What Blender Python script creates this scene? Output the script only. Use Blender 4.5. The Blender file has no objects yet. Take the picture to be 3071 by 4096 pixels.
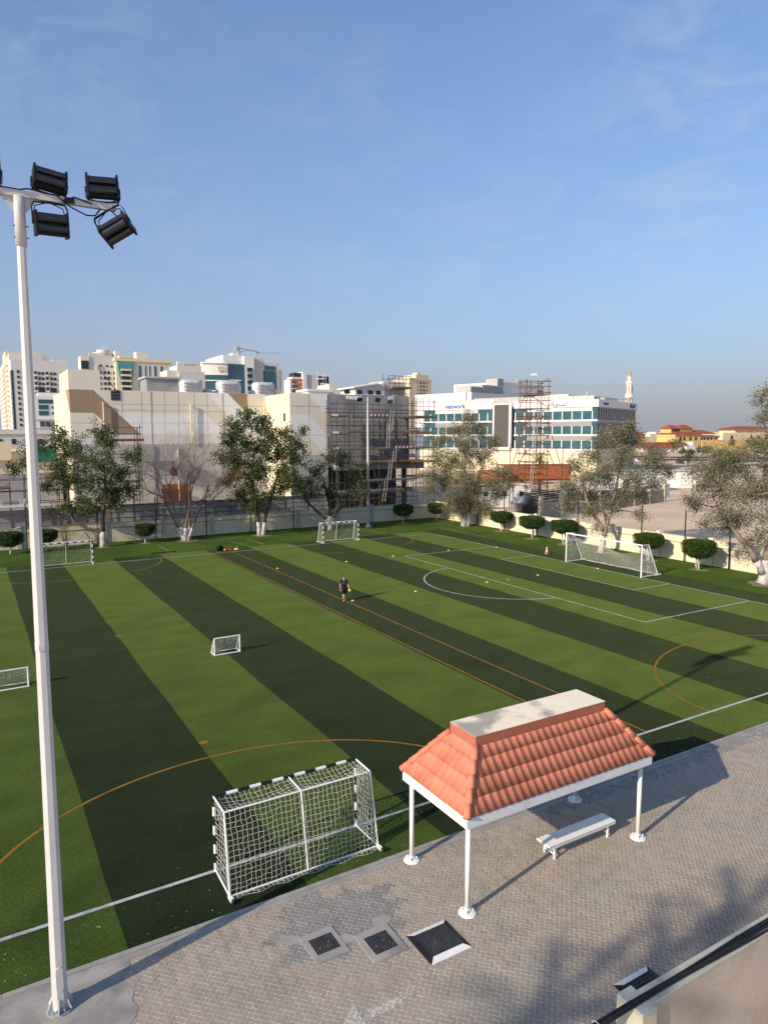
import bpy, bmesh, math, random
import numpy as np
from mathutils import Vector, Matrix

random.seed(7)
rng = np.random.default_rng(11)
scene = bpy.context.scene
COL = scene.collection

# ------------------------------------------------------------------ camera
CAM_H = 11.5
YAW, PITCH, ROLL = 0.5337, 0.1112, -0.00305
cam_data = bpy.data.cameras.new('camera')
cam_data.sensor_fit = 'VERTICAL'
cam_data.sensor_height = 36.0
cam_data.sensor_width = 36.0
cam_data.lens = 2825.5 / 4096 * 36.0
cam_data.clip_start = 0.1
cam_data.clip_end = 9000
cam = bpy.data.objects.new('camera', cam_data)
COL.objects.link(cam)
fw = Vector((math.sin(YAW) * math.cos(PITCH), math.cos(YAW) * math.cos(PITCH), -math.sin(PITCH)))
r0 = Vector((math.cos(YAW), -math.sin(YAW), 0))
u0 = r0.cross(fw)
rr = r0 * math.cos(ROLL) + u0 * math.sin(ROLL)
uu = -r0 * math.sin(ROLL) + u0 * math.cos(ROLL)
M = Matrix(((rr.x, uu.x, -fw.x, 0), (rr.y, uu.y, -fw.y, 0), (rr.z, uu.z, -fw.z, CAM_H), (0, 0, 0, 1)))
cam.matrix_world = M
scene.camera = cam

# ------------------------------------------------------------------ sky, sun, exposure
SUN_AZ = math.radians(-102.5)      # clockwise from +Y
SUN_EL = math.radians(25.5)
world = bpy.data.worlds.new('World')
scene.world = world
world.use_nodes = True
wn = world.node_tree
wn.nodes.clear()
def wnode(t, **k):
    n = wn.nodes.new(t)
    for a, b in k.items():
        setattr(n, a, b)
    return n
w_out = wnode('ShaderNodeOutputWorld')
w_bg = wnode('ShaderNodeBackground')
w_sky = wnode('ShaderNodeTexSky')
w_sky.sky_type = 'NISHITA'
w_sky.sun_disc = False
w_sky.sun_elevation = SUN_EL
w_sky.sun_rotation = SUN_AZ
w_sky.altitude = 0
w_sky.air_density = 1.0
w_sky.dust_density = 1.0
w_sky.ozone_density = 6.0
w_bg.inputs['Strength'].default_value = 0.15
# faint cirrus streaks all over the sky
w_tc = wnode('ShaderNodeTexCoord')
w_sep = wnode('ShaderNodeSeparateXYZ')
wn.links.new(w_tc.outputs['Generated'], w_sep.inputs[0])
w_map = wnode('ShaderNodeMapping')
w_map.inputs['Scale'].default_value = (2.6, 2.6, 7.0)
w_map.inputs['Rotation'].default_value = (0.25, 0.35, 0.5)
wn.links.new(w_tc.outputs['Generated'], w_map.inputs[0])
w_n1 = wnode('ShaderNodeTexNoise')
w_n1.inputs['Scale'].default_value = 3.2
w_n1.inputs['Detail'].default_value = 7
w_n1.inputs['Roughness'].default_value = 0.62
w_n1.inputs['Distortion'].default_value = 0.9
wn.links.new(w_map.outputs[0], w_n1.inputs['Vector'])
w_n2 = wnode('ShaderNodeTexNoise')
w_n2.inputs['Scale'].default_value = 1.7
w_n2.inputs['Detail'].default_value = 2
w_off = wnode('ShaderNodeMapping')
w_off.inputs['Location'].default_value = (3.1, 1.4, 0.2)
wn.links.new(w_tc.outputs['Generated'], w_off.inputs[0])
wn.links.new(w_off.outputs[0], w_n2.inputs['Vector'])
w_r1 = wnode('ShaderNodeMapRange')
w_r1.inputs[1].default_value = 0.44; w_r1.inputs[2].default_value = 0.86
wn.links.new(w_n1.outputs['Fac'], w_r1.inputs[0])
w_r2 = wnode('ShaderNodeMapRange')
w_r2.inputs[1].default_value = 0.43; w_r2.inputs[2].default_value = 0.70
wn.links.new(w_n2.outputs['Fac'], w_r2.inputs[0])
w_mul = wnode('ShaderNodeMath', operation='MULTIPLY')
wn.links.new(w_r1.outputs[0], w_mul.inputs[0]); wn.links.new(w_r2.outputs[0], w_mul.inputs[1])
w_mul2 = wnode('ShaderNodeMath', operation='MULTIPLY')
w_mul2.inputs[1].default_value = 0.55
wn.links.new(w_mul.outputs[0], w_mul2.inputs[0])
w_mix = wnode('ShaderNodeMix', data_type='RGBA')
wn.links.new(w_mul2.outputs[0], w_mix.inputs['Factor'])
# dusty air: the clear sky fades into an even pale haze towards the horizon, all the way round
w_abs = wnode('ShaderNodeMath', operation='ABSOLUTE')
wn.links.new(w_sep.outputs['Z'], w_abs.inputs[0])
w_e1 = wnode('ShaderNodeMath', operation='MULTIPLY'); w_e1.inputs[1].default_value = -3.6
wn.links.new(w_abs.outputs[0], w_e1.inputs[0])
w_e2 = wnode('ShaderNodeMath', operation='EXPONENT'); wn.links.new(w_e1.outputs[0], w_e2.inputs[0])
w_haze = wnode('ShaderNodeMix', data_type='RGBA')
wn.links.new(w_e2.outputs[0], w_haze.inputs['Factor'])
wn.links.new(w_sky.outputs[0], w_haze.inputs[6])
w_haze.inputs[7].default_value = (1.72, 1.74, 1.95, 1)
wn.links.new(w_haze.outputs[2], w_mix.inputs[6])
w_mix.inputs[7].default_value = (3.0, 3.15, 3.5, 1)
wn.links.new(w_mix.outputs[2], w_bg.inputs['Color'])
wn.links.new(w_bg.outputs[0], w_out.inputs['Surface'])

sun_data = bpy.data.lights.new('sun', 'SUN')
sun_data.energy = 3.9
sun_data.angle = math.radians(0.53)
sun_data.color = (1.0, 0.87, 0.69)
sun = bpy.data.objects.new('sun', sun_data)
COL.objects.link(sun)
sd = Vector((math.sin(SUN_AZ) * math.cos(SUN_EL), math.cos(SUN_AZ) * math.cos(SUN_EL), math.sin(SUN_EL)))
sun.rotation_euler = (-sd).to_track_quat('-Z', 'Y').to_euler()
sun.location = (-60, -10, 60)

scene.view_settings.view_transform = 'Standard'
scene.view_settings.look = 'None'
scene.view_settings.exposure = 0.5
scene.view_settings.gamma = 1.0
scene.view_settings.use_curve_mapping = False
scene.cycles.max_bounces = 6
scene.cycles.transparent_max_bounces = 8

# ------------------------------------------------------------------ materials
MATS = {}
def mat(name, col, rough=0.8, var=0.12, scale=1.2, fine=0.08, fscale=14.0, bump=0.0, bscale=40.0, metal=0.0, spec=0.3,
        island=0.0, col2=None, c2scale=0.8, c2lo=0.5, c2hi=0.62, sheen=0.0, sheen_tint=(1, 1, 1), trans=0.0, stretch=None, coat=0.0, fine2=0.0):
    m = bpy.data.materials.new(name)
    m.use_nodes = True
    nt = m.node_tree
    n = nt.nodes
    L = nt.links
    bs = n['Principled BSDF']
    bs.inputs['Roughness'].default_value = rough
    bs.inputs['Metallic'].default_value = metal
    bs.inputs['Specular IOR Level'].default_value = spec
    if coat:
        bs.inputs['Coat Weight'].default_value = coat
    if sheen:
        bs.inputs['Sheen Weight'].default_value = sheen
        bs.inputs['Sheen Roughness'].default_value = 0.3
        bs.inputs['Sheen Tint'].default_value = (*sheen_tint, 1)
    geo = n.new('ShaderNodeNewGeometry')
    vec = geo.outputs['Position']
    if stretch:
        mp = n.new('ShaderNodeMapping')
        mp.inputs['Scale'].default_value = stretch
        L.new(vec, mp.inputs[0])
        vec = mp.outputs[0]
    def noise(sc, det=4):
        t = n.new('ShaderNodeTexNoise')
        t.inputs['Scale'].default_value = sc
        t.inputs['Detail'].default_value = det
        L.new(vec, t.inputs['Vector'])
        return t.outputs['Fac']
    def rng_(src, a, b, c, d):
        t = n.new('ShaderNodeMapRange')
        for i, v in enumerate((a, b, c, d)):
            t.inputs[i + 1].default_value = v
        L.new(src, t.inputs[0])
        return t.outputs[0]
    def mul(a, b):
        t = n.new('ShaderNodeMath'); t.operation = 'MULTIPLY'
        L.new(a, t.inputs[0]); L.new(b, t.inputs[1])
        return t.outputs[0]
    f = rng_(noise(scale), 0.25, 0.75, 1 - var, 1 + var)
    if fine:
        f = mul(f, rng_(noise(fscale, 3), 0.25, 0.75, 1 - fine, 1 + fine))
    if fine2:
        f = mul(f, rng_(noise(60.0, 2), 0.25, 0.75, 1 - fine2, 1 + fine2))
    if island:
        f = mul(f, rng_(geo.outputs['Random Per Island'], 0, 1, 1 - island, 1 + island))
    base = None
    if col2 is not None:
        mx = n.new('ShaderNodeMix'); mx.data_type = 'RGBA'
        mx.inputs[6].default_value = (*col, 1); mx.inputs[7].default_value = (*col2, 1)
        L.new(rng_(noise(c2scale, 5), c2lo, c2hi, 0, 1), mx.inputs['Factor'])
        base = mx.outputs[2]
    vm = n.new('ShaderNodeVectorMath'); vm.operation = 'SCALE'
    if base is not None:
        L.new(base, vm.inputs[0])
    else:
        vm.inputs[0].default_value = col
    L.new(f, vm.inputs['Scale'])
    L.new(vm.outputs[0], bs.inputs['Base Color'])
    if bump:
        bp = n.new('ShaderNodeBump')
        bp.inputs['Strength'].default_value = bump
        bp.inputs['Distance'].default_value = 0.02
        L.new(noise(bscale, 3), bp.inputs['Height'])
        L.new(bp.outputs[0], bs.inputs['Normal'])
    if trans:
        tr = n.new('ShaderNodeBsdfTranslucent')
        L.new(vm.outputs[0], tr.inputs['Color'])
        ms = n.new('ShaderNodeMixShader')
        ms.inputs[0].default_value = trans
        L.new(bs.outputs[0], ms.inputs[1]); L.new(tr.outputs[0], ms.inputs[2])
        L.new(ms.outputs[0], n['Material Output'].inputs['Surface'])
    MATS[name] = m
    return m

mat('sand_ground', (0.66, 0.485, 0.33), 0.95, 0.07, 0.12, 0.08, 2.0, col2=(0.54, 0.40, 0.275), c2scale=0.07, c2lo=0.45, c2hi=0.65)
mat('asphalt', (0.055, 0.056, 0.06), 0.9, 0.12, 0.3)
mat('concrete', (0.33, 0.305, 0.275), 0.9, 0.16, 1.3, 0.10, 20, bump=0.25, bscale=60, col2=(0.225, 0.21, 0.19), c2scale=1.4, c2lo=0.45, c2hi=0.68)
mat('kerb_concrete', (0.30, 0.28, 0.255), 0.9, 0.18, 2.2, 0.1, 25, bump=0.2)
mat('bare_concrete', (0.30, 0.30, 0.305), 0.9, 0.14, 0.35, 0.08, 3, col2=(0.21, 0.21, 0.215), c2scale=0.28)
mat('shaded_concrete', (0.10, 0.10, 0.105), 0.9, 0.15, 0.5)  # concrete with the shade of open recesses put into its colour
mat('lower_plaster', (0.50, 0.48, 0.455), 0.9, 0.10, 0.3, 0.05, 3, col2=(0.38, 0.37, 0.36), c2scale=0.16, c2lo=0.48, c2hi=0.66)
mat('turf_light', (0.043, 0.070, 0.0125), 0.95, 0.22, 0.45, 0.42, 13, spec=0.05, col2=(0.021, 0.041, 0.011), c2scale=0.30, c2lo=0.44, c2hi=0.78, sheen=0.24, sheen_tint=(0.74, 0.90, 0.22), bump=0.7, bscale=34, stretch=(1.0, 1.5, 1.0), fine2=0.40)
mat('turf_dark', (0.0135, 0.0220, 0.0100), 0.95, 0.24, 0.45, 0.42, 13, spec=0.05, col2=(0.0075, 0.0145, 0.0085), c2scale=0.30, c2lo=0.44, c2hi=0.78, sheen=0.105, sheen_tint=(0.74, 0.92, 0.30), bump=0.7, bscale=34, stretch=(1.0, 1.5, 1.0), fine2=0.40)
mat('lawn', (0.038, 0.072, 0.010), 0.95, 0.26, 0.45, 0.35, 14, spec=0.05, col2=(0.017, 0.038, 0.008), c2scale=0.20, c2lo=0.42, c2hi=0.66, sheen=0.13, sheen_tint=(0.62, 0.88, 0.18), bump=0.5, bscale=40)
mat('line_white', (0.43, 0.43, 0.40), 0.9, 0.15, 1.5, 0.30, 30, spec=0.1, col2=(0.24, 0.25, 0.22), c2scale=2.0, c2lo=0.50, c2hi=0.72)
mat('line_orange', (0.27, 0.125, 0.020), 0.9, 0.15, 1.5, 0.30, 30, spec=0.1, col2=(0.155, 0.092, 0.022), c2scale=2.0, c2lo=0.48, c2hi=0.72)
mat('white_paint', (0.76, 0.75, 0.71), 0.5, 0.05, 2.0, 0.04, 18)
mat('white_gloss', (0.78, 0.77, 0.74), 0.35, 0.05, 1.5, 0.03, 20, col2=(0.62, 0.60, 0.56), c2scale=2.2, c2lo=0.62, c2hi=0.8)
mat('black_paint', (0.012, 0.012, 0.013), 0.5, 0.1)
mat('black_rubber', (0.015, 0.015, 0.017), 0.6, 0.2, 6)
mat('net_white', (0.62, 0.60, 0.53), 0.85, 0.1, 4)
mat('mast_steel', (0.56, 0.55, 0.53), 0.42, 0.05, 1.0, 0.04, 8, spec=0.5)
mat('galvanised', (0.36, 0.37, 0.38), 0.5, 0.1, 1.5, metal=0.3)
mat('roof_tile', (0.58, 0.20, 0.125), 0.75, 0.08, 3.0, 0.08, 30, bump=0.1, island=0.06, col2=(0.50, 0.165, 0.105), c2scale=1.6)
mat('roof_red_band', (0.42, 0.135, 0.085), 0.7, 0.10, 2.5, 0.06, 20)
mat('roof_slab', (0.88, 0.75, 0.55), 0.9, 0.06, 1.5, 0.05, 12, col2=(0.40, 0.36, 0.29), c2scale=0.9, c2lo=0.53, c2hi=0.64)
mat('paver', (0.330, 0.270, 0.215), 0.92, 0.08, 0.9, 0.08, 45, bump=0.2, bscale=80, island=0.10, col2=(0.290, 0.257, 0.208), c2scale=0.55, c2lo=0.46, c2hi=0.66)
mat('paver_grey', (0.215, 0.205, 0.190), 0.92, 0.10, 1.2, 0.08, 45, bump=0.2, bscale=80, island=0.10)
mat('joint_sand', (0.74, 0.65, 0.52), 0.95, 0.2, 2.0, 0.1, 30)
mat('wall_cream', (0.74, 0.64, 0.45), 0.85, 0.06, 0.5, 0.05, 5, col2=(0.58, 0.51, 0.38), c2scale=0.9, c2lo=0.6, c2hi=0.75)
mat('wall_grey', (0.46, 0.40, 0.31), 0.85, 0.07, 0.5, 0.05, 5, col2=(0.36, 0.32, 0.26), c2scale=0.6, c2lo=0.56, c2hi=0.75)
mat('wall_ledge', (0.34, 0.29, 0.22), 0.85, 0.15, 0.8)
mat('parapet_face', (0.42, 0.345, 0.275), 0.85, 0.10, 1.0, 0.08, 12, bump=0.1, col2=(0.34, 0.275, 0.21), c2scale=0.6, c2lo=0.45, c2hi=0.7)
mat('parapet_top', (0.42, 0.42, 0.36), 0.85, 0.12, 1.6, 0.08, 15)
mat('parapet_cream', (0.44, 0.40, 0.29), 0.85, 0.06, 1.2)
mat('beige_clad', (0.80, 0.72, 0.575), 0.85, 0.04, 0.2, 0.03, 2)
mat('cream_clad', (0.70, 0.62, 0.45), 0.85, 0.04, 0.2, 0.03, 2)
mat('white_clad', (0.86, 0.83, 0.79), 0.85, 0.04, 0.2, 0.03, 2)
mat('brown_clad', (0.36, 0.245, 0.155), 0.85, 0.05, 0.2, 0.03, 2)
mat('pink_clad', (0.76, 0.70, 0.65), 0.85, 0.05, 0.2)
mat('joint_line', (0.54, 0.48, 0.39), 0.9, 0.1)
mat('tower_white', (0.64, 0.60, 0.53), 0.85, 0.05, 0.06, 0.04, 0.5)
mat('tower_grey', (0.56, 0.55, 0.53), 0.85, 0.06, 0.06, 0.05, 0.5)
mat('tower_cream', (0.68, 0.58, 0.40), 0.85, 0.05, 0.06, 0.04, 0.5)
mat('tower_orange', (0.52, 0.17, 0.05), 0.85, 0.06, 0.1)
mat('office_white', (0.74, 0.72, 0.68), 0.6, 0.04, 0.1)
mat('office_cream', (0.70, 0.60, 0.42), 0.85, 0.05, 0.1)
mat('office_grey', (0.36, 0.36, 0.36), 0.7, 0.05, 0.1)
mat('louvre', (0.50, 0.49, 0.46), 0.6, 0.05, 0.3)
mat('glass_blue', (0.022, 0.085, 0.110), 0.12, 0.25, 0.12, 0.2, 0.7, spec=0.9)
mat('glass_green', (0.06, 0.26, 0.24), 0.15, 0.2, 0.12, 0.15, 0.7, spec=0.8)
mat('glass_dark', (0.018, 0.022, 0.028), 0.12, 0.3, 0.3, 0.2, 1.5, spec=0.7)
mat('screen_dark', (0.075, 0.068, 0.060), 0.55, 0.05, 0.2)
mat('sign_blue', (0.015, 0.13, 0.42), 0.5, 0.03)
mat('sign_orange', (0.50, 0.20, 0.02), 0.5, 0.03)
mat('scaffold_steel', (0.085, 0.075, 0.07), 0.7, 0.3, 1.0)
mat('scaffold_rust', (0.17, 0.09, 0.052), 0.8, 0.35, 1.0)
mat('ladder_pale', (0.36, 0.34, 0.31), 0.6, 0.1)
mat('plank_wood', (0.24, 0.14, 0.07), 0.85, 0.35, 0.6, 0.1, 6)
mat('plank_grey', (0.20, 0.175, 0.15), 0.85, 0.3, 0.6, 0.1, 6)
mat('rust_board', (0.25, 0.10, 0.04), 0.85, 0.2)
mat('tape_red', (0.32, 0.03, 0.03), 0.6, 0.1)
mat('plastic_wrap', (0.52, 0.52, 0.53), 0.25, 0.2, 1.5, 0.2, 8, spec=0.6, bump=0.5, bscale=5)
mat('wrap_print', (0.30, 0.27, 0.32), 0.4, 0.2, 1.5)
mat('hvac', (0.42, 0.41, 0.38), 0.6, 0.15, 0.6)
mat('container_red', (0.33, 0.10, 0.045), 0.8, 0.15, 0.6)
mat('tarp_blue', (0.17, 0.21, 0.28), 0.7, 0.3, 1.0, 0.2, 4, col2=(0.36, 0.36, 0.36), c2scale=0.9)
mat('green_net', (0.02, 0.13, 0.09), 0.8, 0.2, 1.0)
mat('hoarding_grey', (0.60, 0.60, 0.59), 0.8, 0.08, 0.5)
mat('red_tile_far', (0.30, 0.075, 0.04), 0.8, 0.1, 0.2)
mat('villa_yellow', (0.66, 0.46, 0.16), 0.85, 0.04, 0.1)
mat('villa_cream', (0.66, 0.56, 0.38), 0.85, 0.04, 0.1)
mat('bark', (0.10, 0.075, 0.055), 0.95, 0.25, 3.0, 0.2, 15)
mat('bark_pale', (0.26, 0.205, 0.15), 0.95, 0.25, 3.0, 0.2, 15)
mat('bark_bare', (0.20, 0.145, 0.11), 0.95, 0.25, 2.0, 0.15, 12)
mat('limewash', (0.50, 0.47, 0.43), 0.9, 0.12, 3.0, 0.15, 12, col2=(0.26, 0.22, 0.18), c2scale=3.5, c2lo=0.50, c2hi=0.68)
mat('leaf_green', (0.088, 0.112, 0.032), 0.6, 0.25, 0.5, 0, island=0.5, trans=0.30, spec=0.3)
mat('leaf_dark', (0.070, 0.080, 0.026), 0.6, 0.25, 0.5, 0, island=0.5, trans=0.28, spec=0.3)
mat('leaf_grey', (0.215, 0.200, 0.112), 0.7, 0.22, 0.5, 0, island=0.45, trans=0.30, spec=0.2)
mat('leaf_topiary', (0.045, 0.078, 0.013), 0.6, 0.2, 1.5, 0, island=0.5, trans=0.2, spec=0.25)
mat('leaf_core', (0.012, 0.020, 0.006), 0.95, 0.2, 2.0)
mat('leaf_litter', (0.40, 0.34, 0.17), 0.8, 0.3, 3, 0, island=0.5)
mat('soil', (0.22, 0.155, 0.10), 0.95, 0.2, 2.0, 0.2, 12)
mat('skin', (0.56, 0.33, 0.24), 0.55, 0.05, 8)
mat('black_cloth', (0.010, 0.010, 0.011), 0.85, 0.2, 6)
mat('shoe_grey', (0.40, 0.41, 0.42), 0.6, 0.1)
mat('cone_orange', (0.62, 0.16, 0.05), 0.6, 0.1)
mat('yellow_plastic', (0.70, 0.56, 0.16), 0.6, 0.08)
mat('lime_plastic', (0.60, 0.66, 0.20), 0.6, 0.08)
mat('red_plastic', (0.60, 0.03, 0.03), 0.5, 0.08)
mat('grate_iron', (0.055, 0.058, 0.065), 0.6, 0.3, 6, 0.2, 30, col2=(0.14, 0.085, 0.05), c2scale=5, c2lo=0.60, c2hi=0.72)
mat('tyre', (0.012, 0.012, 0.012), 0.8, 0.1)
mat('car_white', (0.70, 0.70, 0.70), 0.25, 0.02, spec=0.6)
mat('car_dark', (0.03, 0.032, 0.036), 0.25, 0.02, spec=0.6)
mat('car_silver', (0.38, 0.39, 0.40), 0.3, 0.02, metal=0.4)
mat('lamp_glass', (0.012, 0.018, 0.024), 0.18, 0.3, 8, 0.2, 30, spec=0.7)
mat('far_haze_ground', (0.40, 0.38, 0.35), 0.95, 0.08, 0.004, 0.06, 0.03)

# ------------------------------------------------------------------ mesh helpers
class MB:
    def __init__(self):
        self.v, self.f, self.mi = [], [], []
    def add(self, vs, fs, mi=0):
        o = len(self.v)
        self.v.extend([tuple(q) for q in vs])
        self.f.extend([tuple(i + o for i in t) for t in fs])
        self.mi.extend([mi] * len(fs))
        return self
    def box(self, x0, x1, y0, y1, z0, z1, mi=0):
        vs = [(x0, y0, z0), (x1, y0, z0), (x1, y1, z0), (x0, y1, z0), (x0, y0, z1), (x1, y0, z1), (x1, y1, z1), (x0, y1, z1)]
        return self.add(vs, [(0, 3, 2, 1), (4, 5, 6, 7), (0, 1, 5, 4), (1, 2, 6, 5), (2, 3, 7, 6), (3, 0, 4, 7)], mi)
    def prism(self, poly, z0, z1, mi=0):
        n = len(poly)
        vs = [(x, y, z0) for x, y in poly] + [(x, y, z1) for x, y in poly]
        fs = [tuple(range(n - 1, -1, -1)), tuple(range(n, 2 * n))] + [(i, (i + 1) % n, n + (i + 1) % n, n + i) for i in range(n)]
        return self.add(vs, fs, mi)
    def yprism(self, poly, y0, y1, mi=0):          # polygon in x,z extruded along y
        n = len(poly)
        vs = [(x, y0, z) for x, z in poly] + [(x, y1, z) for x, z in poly]
        fs = [tuple(range(n)), tuple(range(2 * n - 1, n - 1, -1))] + [((i + 1) % n, i, n + i, n + (i + 1) % n) for i in range(n)]
        return self.add(vs, fs, mi)
    def tube(self, pts, rad, n=8, mi=0, cap=True):
        pts = [Vector(q) for q in pts]
        if not hasattr(rad, '__len__'):
            rad = [rad] * len(pts)
        vs, fs = [], []
        ref = None
        for i, q in enumerate(pts):
            t = (pts[min(i + 1, len(pts) - 1)] - pts[max(i - 1, 0)])
            if t.length < 1e-9:
                t = Vector((0, 0, 1))
            t.normalize()
            if ref is None:
                ref = Vector((0, 0, 1)) if abs(t.z) < 0.9 else Vector((1, 0, 0))
            a = t.cross(ref)
            if a.length < 1e-5:
                a = t.cross(Vector((0.3, 1, 0.2)))
            a.normalize()
            b = t.cross(a)
            ref = -b if False else ref
            for k in range(n):
                an = 2 * math.pi * (k + 0.5) / n
                vs.append(tuple(q + (a * math.cos(an) + b * math.sin(an)) * rad[i]))
        for i in range(len(pts) - 1):
            for k in range(n):
                k2 = (k + 1) % n
                fs.append((i * n + k, i * n + k2, (i + 1) * n + k2, (i + 1) * n + k))
        if cap:
            fs.append(tuple(range(n - 1, -1, -1)))
            fs.append(tuple((len(pts) - 1) * n + k for k in range(n)))
        return self.add(vs, fs, mi)
    def lathe(self, prof, c=(0, 0, 0), n=16, mi=0):      # prof: list of (r, z)
        vs, fs = [], []
        for r, z in prof:
            for k in range(n):
                a = 2 * math.pi * k / n
                vs.append((c[0] + r * math.cos(a), c[1] + r * math.sin(a), c[2] + z))
        for i in range(len(prof) - 1):
            for k in range(n):
                k2 = (k + 1) % n
                fs.append((i * n + k, i * n + k2, (i + 1) * n + k2, (i + 1) * n + k))
        fs.append(tuple(range(n - 1, -1, -1)))
        fs.append(tuple((len(prof) - 1) * n + k for k in range(n)))
        return self.add(vs, fs, mi)
    def build(self, name, mats, parent=None, smooth=False, loc=None, bevel=0.0):
        me = bpy.data.meshes.new(name)
        me.from_pydata(self.v, [], self.f)
        if isinstance(mats, str):
            mats = [mats]
        for m in mats:
            me.materials.append(MATS[m])
        if len(mats) > 1:
            me.polygons.foreach_set('material_index', self.mi)
        if smooth:
            me.polygons.foreach_set('use_smooth', [True] * len(me.polygons))
        me.update()
        o = bpy.data.objects.new(name, me)
        COL.objects.link(o)
        if parent:
            o.parent = parent
        if loc:
            o.location = loc
        if bevel:
            md = o.modifiers.new('bevel', 'BEVEL')
            md.width = bevel; md.segments = 2; md.limit_method = 'ANGLE'
        return o

def tag(o, label, cat, group=None):
    o['label'] = label; o['category'] = cat
    if group:
        o['group'] = group
    return o
def struct(o):
    o['kind'] = 'structure'
    return o
def stuff(o):
    o['kind'] = 'stuff'
    return o
def empty(name, loc=(0, 0, 0), rz=0.0, label=None, cat=None, group=None, parent=None):
    o = bpy.data.objects.new(name, None)
    o.empty_display_size = 0.2
    COL.objects.link(o)
    o.location = loc
    o.rotation_euler = (0, 0, rz)
    if parent:
        o.parent = parent
    if label:
        tag(o, label, cat, group)
    return o
_unit = {}
def unit_box(m):
    if ('b', m) not in _unit:
        me = bpy.data.meshes.new('unit_box')
        b = MB().box(-.5, .5, -.5, .5, -.5, .5)
        me.from_pydata(b.v, [], b.f); me.materials.append(MATS[m]); me.update()
        _unit[('b', m)] = me
    return _unit[('b', m)]
def unit_rod(m):
    if ('r', m) not in _unit:
        me = bpy.data.meshes.new('unit_rod')
        b = MB().tube([(0, 0, 0), (0, 0, 1)], 1.0, 7)
        me.from_pydata(b.v, [], b.f); me.materials.append(MATS[m])
        me.polygons.foreach_set('use_smooth', [len(q.vertices) == 4 for q in me.polygons])
        me.update()
        _unit[('r', m)] = me
    return _unit[('r', m)]
def bx(name, m, parent, x0, x1, y0, y1, z0, z1):
    o = bpy.data.objects.new(name, unit_box(m))
    COL.objects.link(o)
    o.parent = parent
    o.location = ((x0 + x1) / 2, (y0 + y1) / 2, (z0 + z1) / 2)
    o.scale = (abs(x1 - x0), abs(y1 - y0), abs(z1 - z0))
    return o
def rod(name, m, parent, p0, p1, r):
    p0, p1 = Vector(p0), Vector(p1)
    o = bpy.data.objects.new(name, unit_rod(m))
    COL.objects.link(o)
    o.parent = parent
    d = p1 - p0
    o.location = p0
    o.rotation_mode = 'QUATERNION'
    o.rotation_quaternion = d.to_track_quat('Z', 'Y')
    o.scale = (r, r, d.length)
    return o
def mesh_np(name, V, F, m, parent=None, smooth=False):
    """fast mesh from numpy: V (n,3), F (k,4) or (k,3)"""
    me = bpy.data.meshes.new(name)
    V = np.asarray(V, dtype=np.float32); F = np.asarray(F, dtype=np.int32)
    me.vertices.add(len(V)); me.vertices.foreach_set('co', V.ravel())
    k = F.shape[1]
    me.loops.add(F.size); me.loops.foreach_set('vertex_index', F.ravel())
    me.polygons.add(len(F)); me.polygons.foreach_set('loop_start', np.arange(0, F.size, k, dtype=np.int32))
    me.polygons.foreach_set('use_smooth', np.full(len(F), smooth))
    me.update(calc_edges=True)
    me.materials.append(MATS[m])
    o = bpy.data.objects.new(name, me)
    COL.objects.link(o)
    if parent:
        o.parent = parent
    return o

# ------------------------------------------------------------------ ground, road
def sheet(name, m, x0, x1, y0, y1, z, parent=None):
    return MB().add([(x0, y0, z), (x1, y0, z), (x1, y1, z), (x0, y1, z)], [(0, 1, 2, 3)]).build(name, m, parent)
struct(sheet('ground', 'sand_ground', -4000, 5000, -3000, 6000, 0.0))

road = struct(sheet('road', 'asphalt', -26, 26, -500, 500, 0.0))
road.location = (268, 205, 0.02); road.rotation_euler = (0, 0, math.radians(33))
for k in range(-8, 9):
    for xx in (-12.5, 12.5):
        sheet('lane_mark', 'white_paint', xx - .12, xx + .12, k * 9, k * 9 + 4, 0.006, road)
struct(sheet('road_median', 'sand_ground', -3.5, 3.5, -500, 500, 0.0)).location = (268, 205, 0.04)
bpy.data.objects['road_median'].rotation_euler = (0, 0, math.radians(33))

# ------------------------------------------------------------------ football pitch
pitch = struct(sheet('football_pitch', 'turf_dark', -19.3, 48.4, 15.52, 68.8, 0.008))
XS = [-19.2, -14.85, -10.5, -6.15, -1.8, 2.5, 6.9, 11.2, 15.5, 19.9, 24.3, 28.65, 33.0, 37.3, 41.5, 45.7, 48.4]
for i in range(len(XS) - 1):
    dark = i % 2 == 1
    far = 68.8 + random.uniform(-.25, .2)
    n = 18
    vs, fs = [], []
    for k in range(n + 1):          # long edges waver a little, as laid rolls do
        y = 15.52 + (far - 15.52) * k / n
        j0 = 0.03 * math.sin(i * 3.1 + k * 1.7); j1 = 0.03 * math.sin((i + 1) * 3.1 + k * 1.7)
        vs += [(XS[i] + j0, y, 0.012), (XS[i + 1] + j1, y, 0.012)]
        if k:
            fs.append((2 * k - 2, 2 * k - 1, 2 * k + 1, 2 * k))
    MB().add(vs, fs).build('turf_strip', 'turf_dark' if dark else 'turf_light', pitch)
lawn = struct(MB().add([(-25, 68.7, .006), (55, 68.7, .006), (55, 79.2, .006), (-25, 79.2, .006), (48.35, 8, .006), (55, 8, .006), (48.35, 68.7, .006)],
              [(0, 6, 1, 2, 3), (4, 5, 1, 6)]).build('lawn', 'lawn'))
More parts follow.
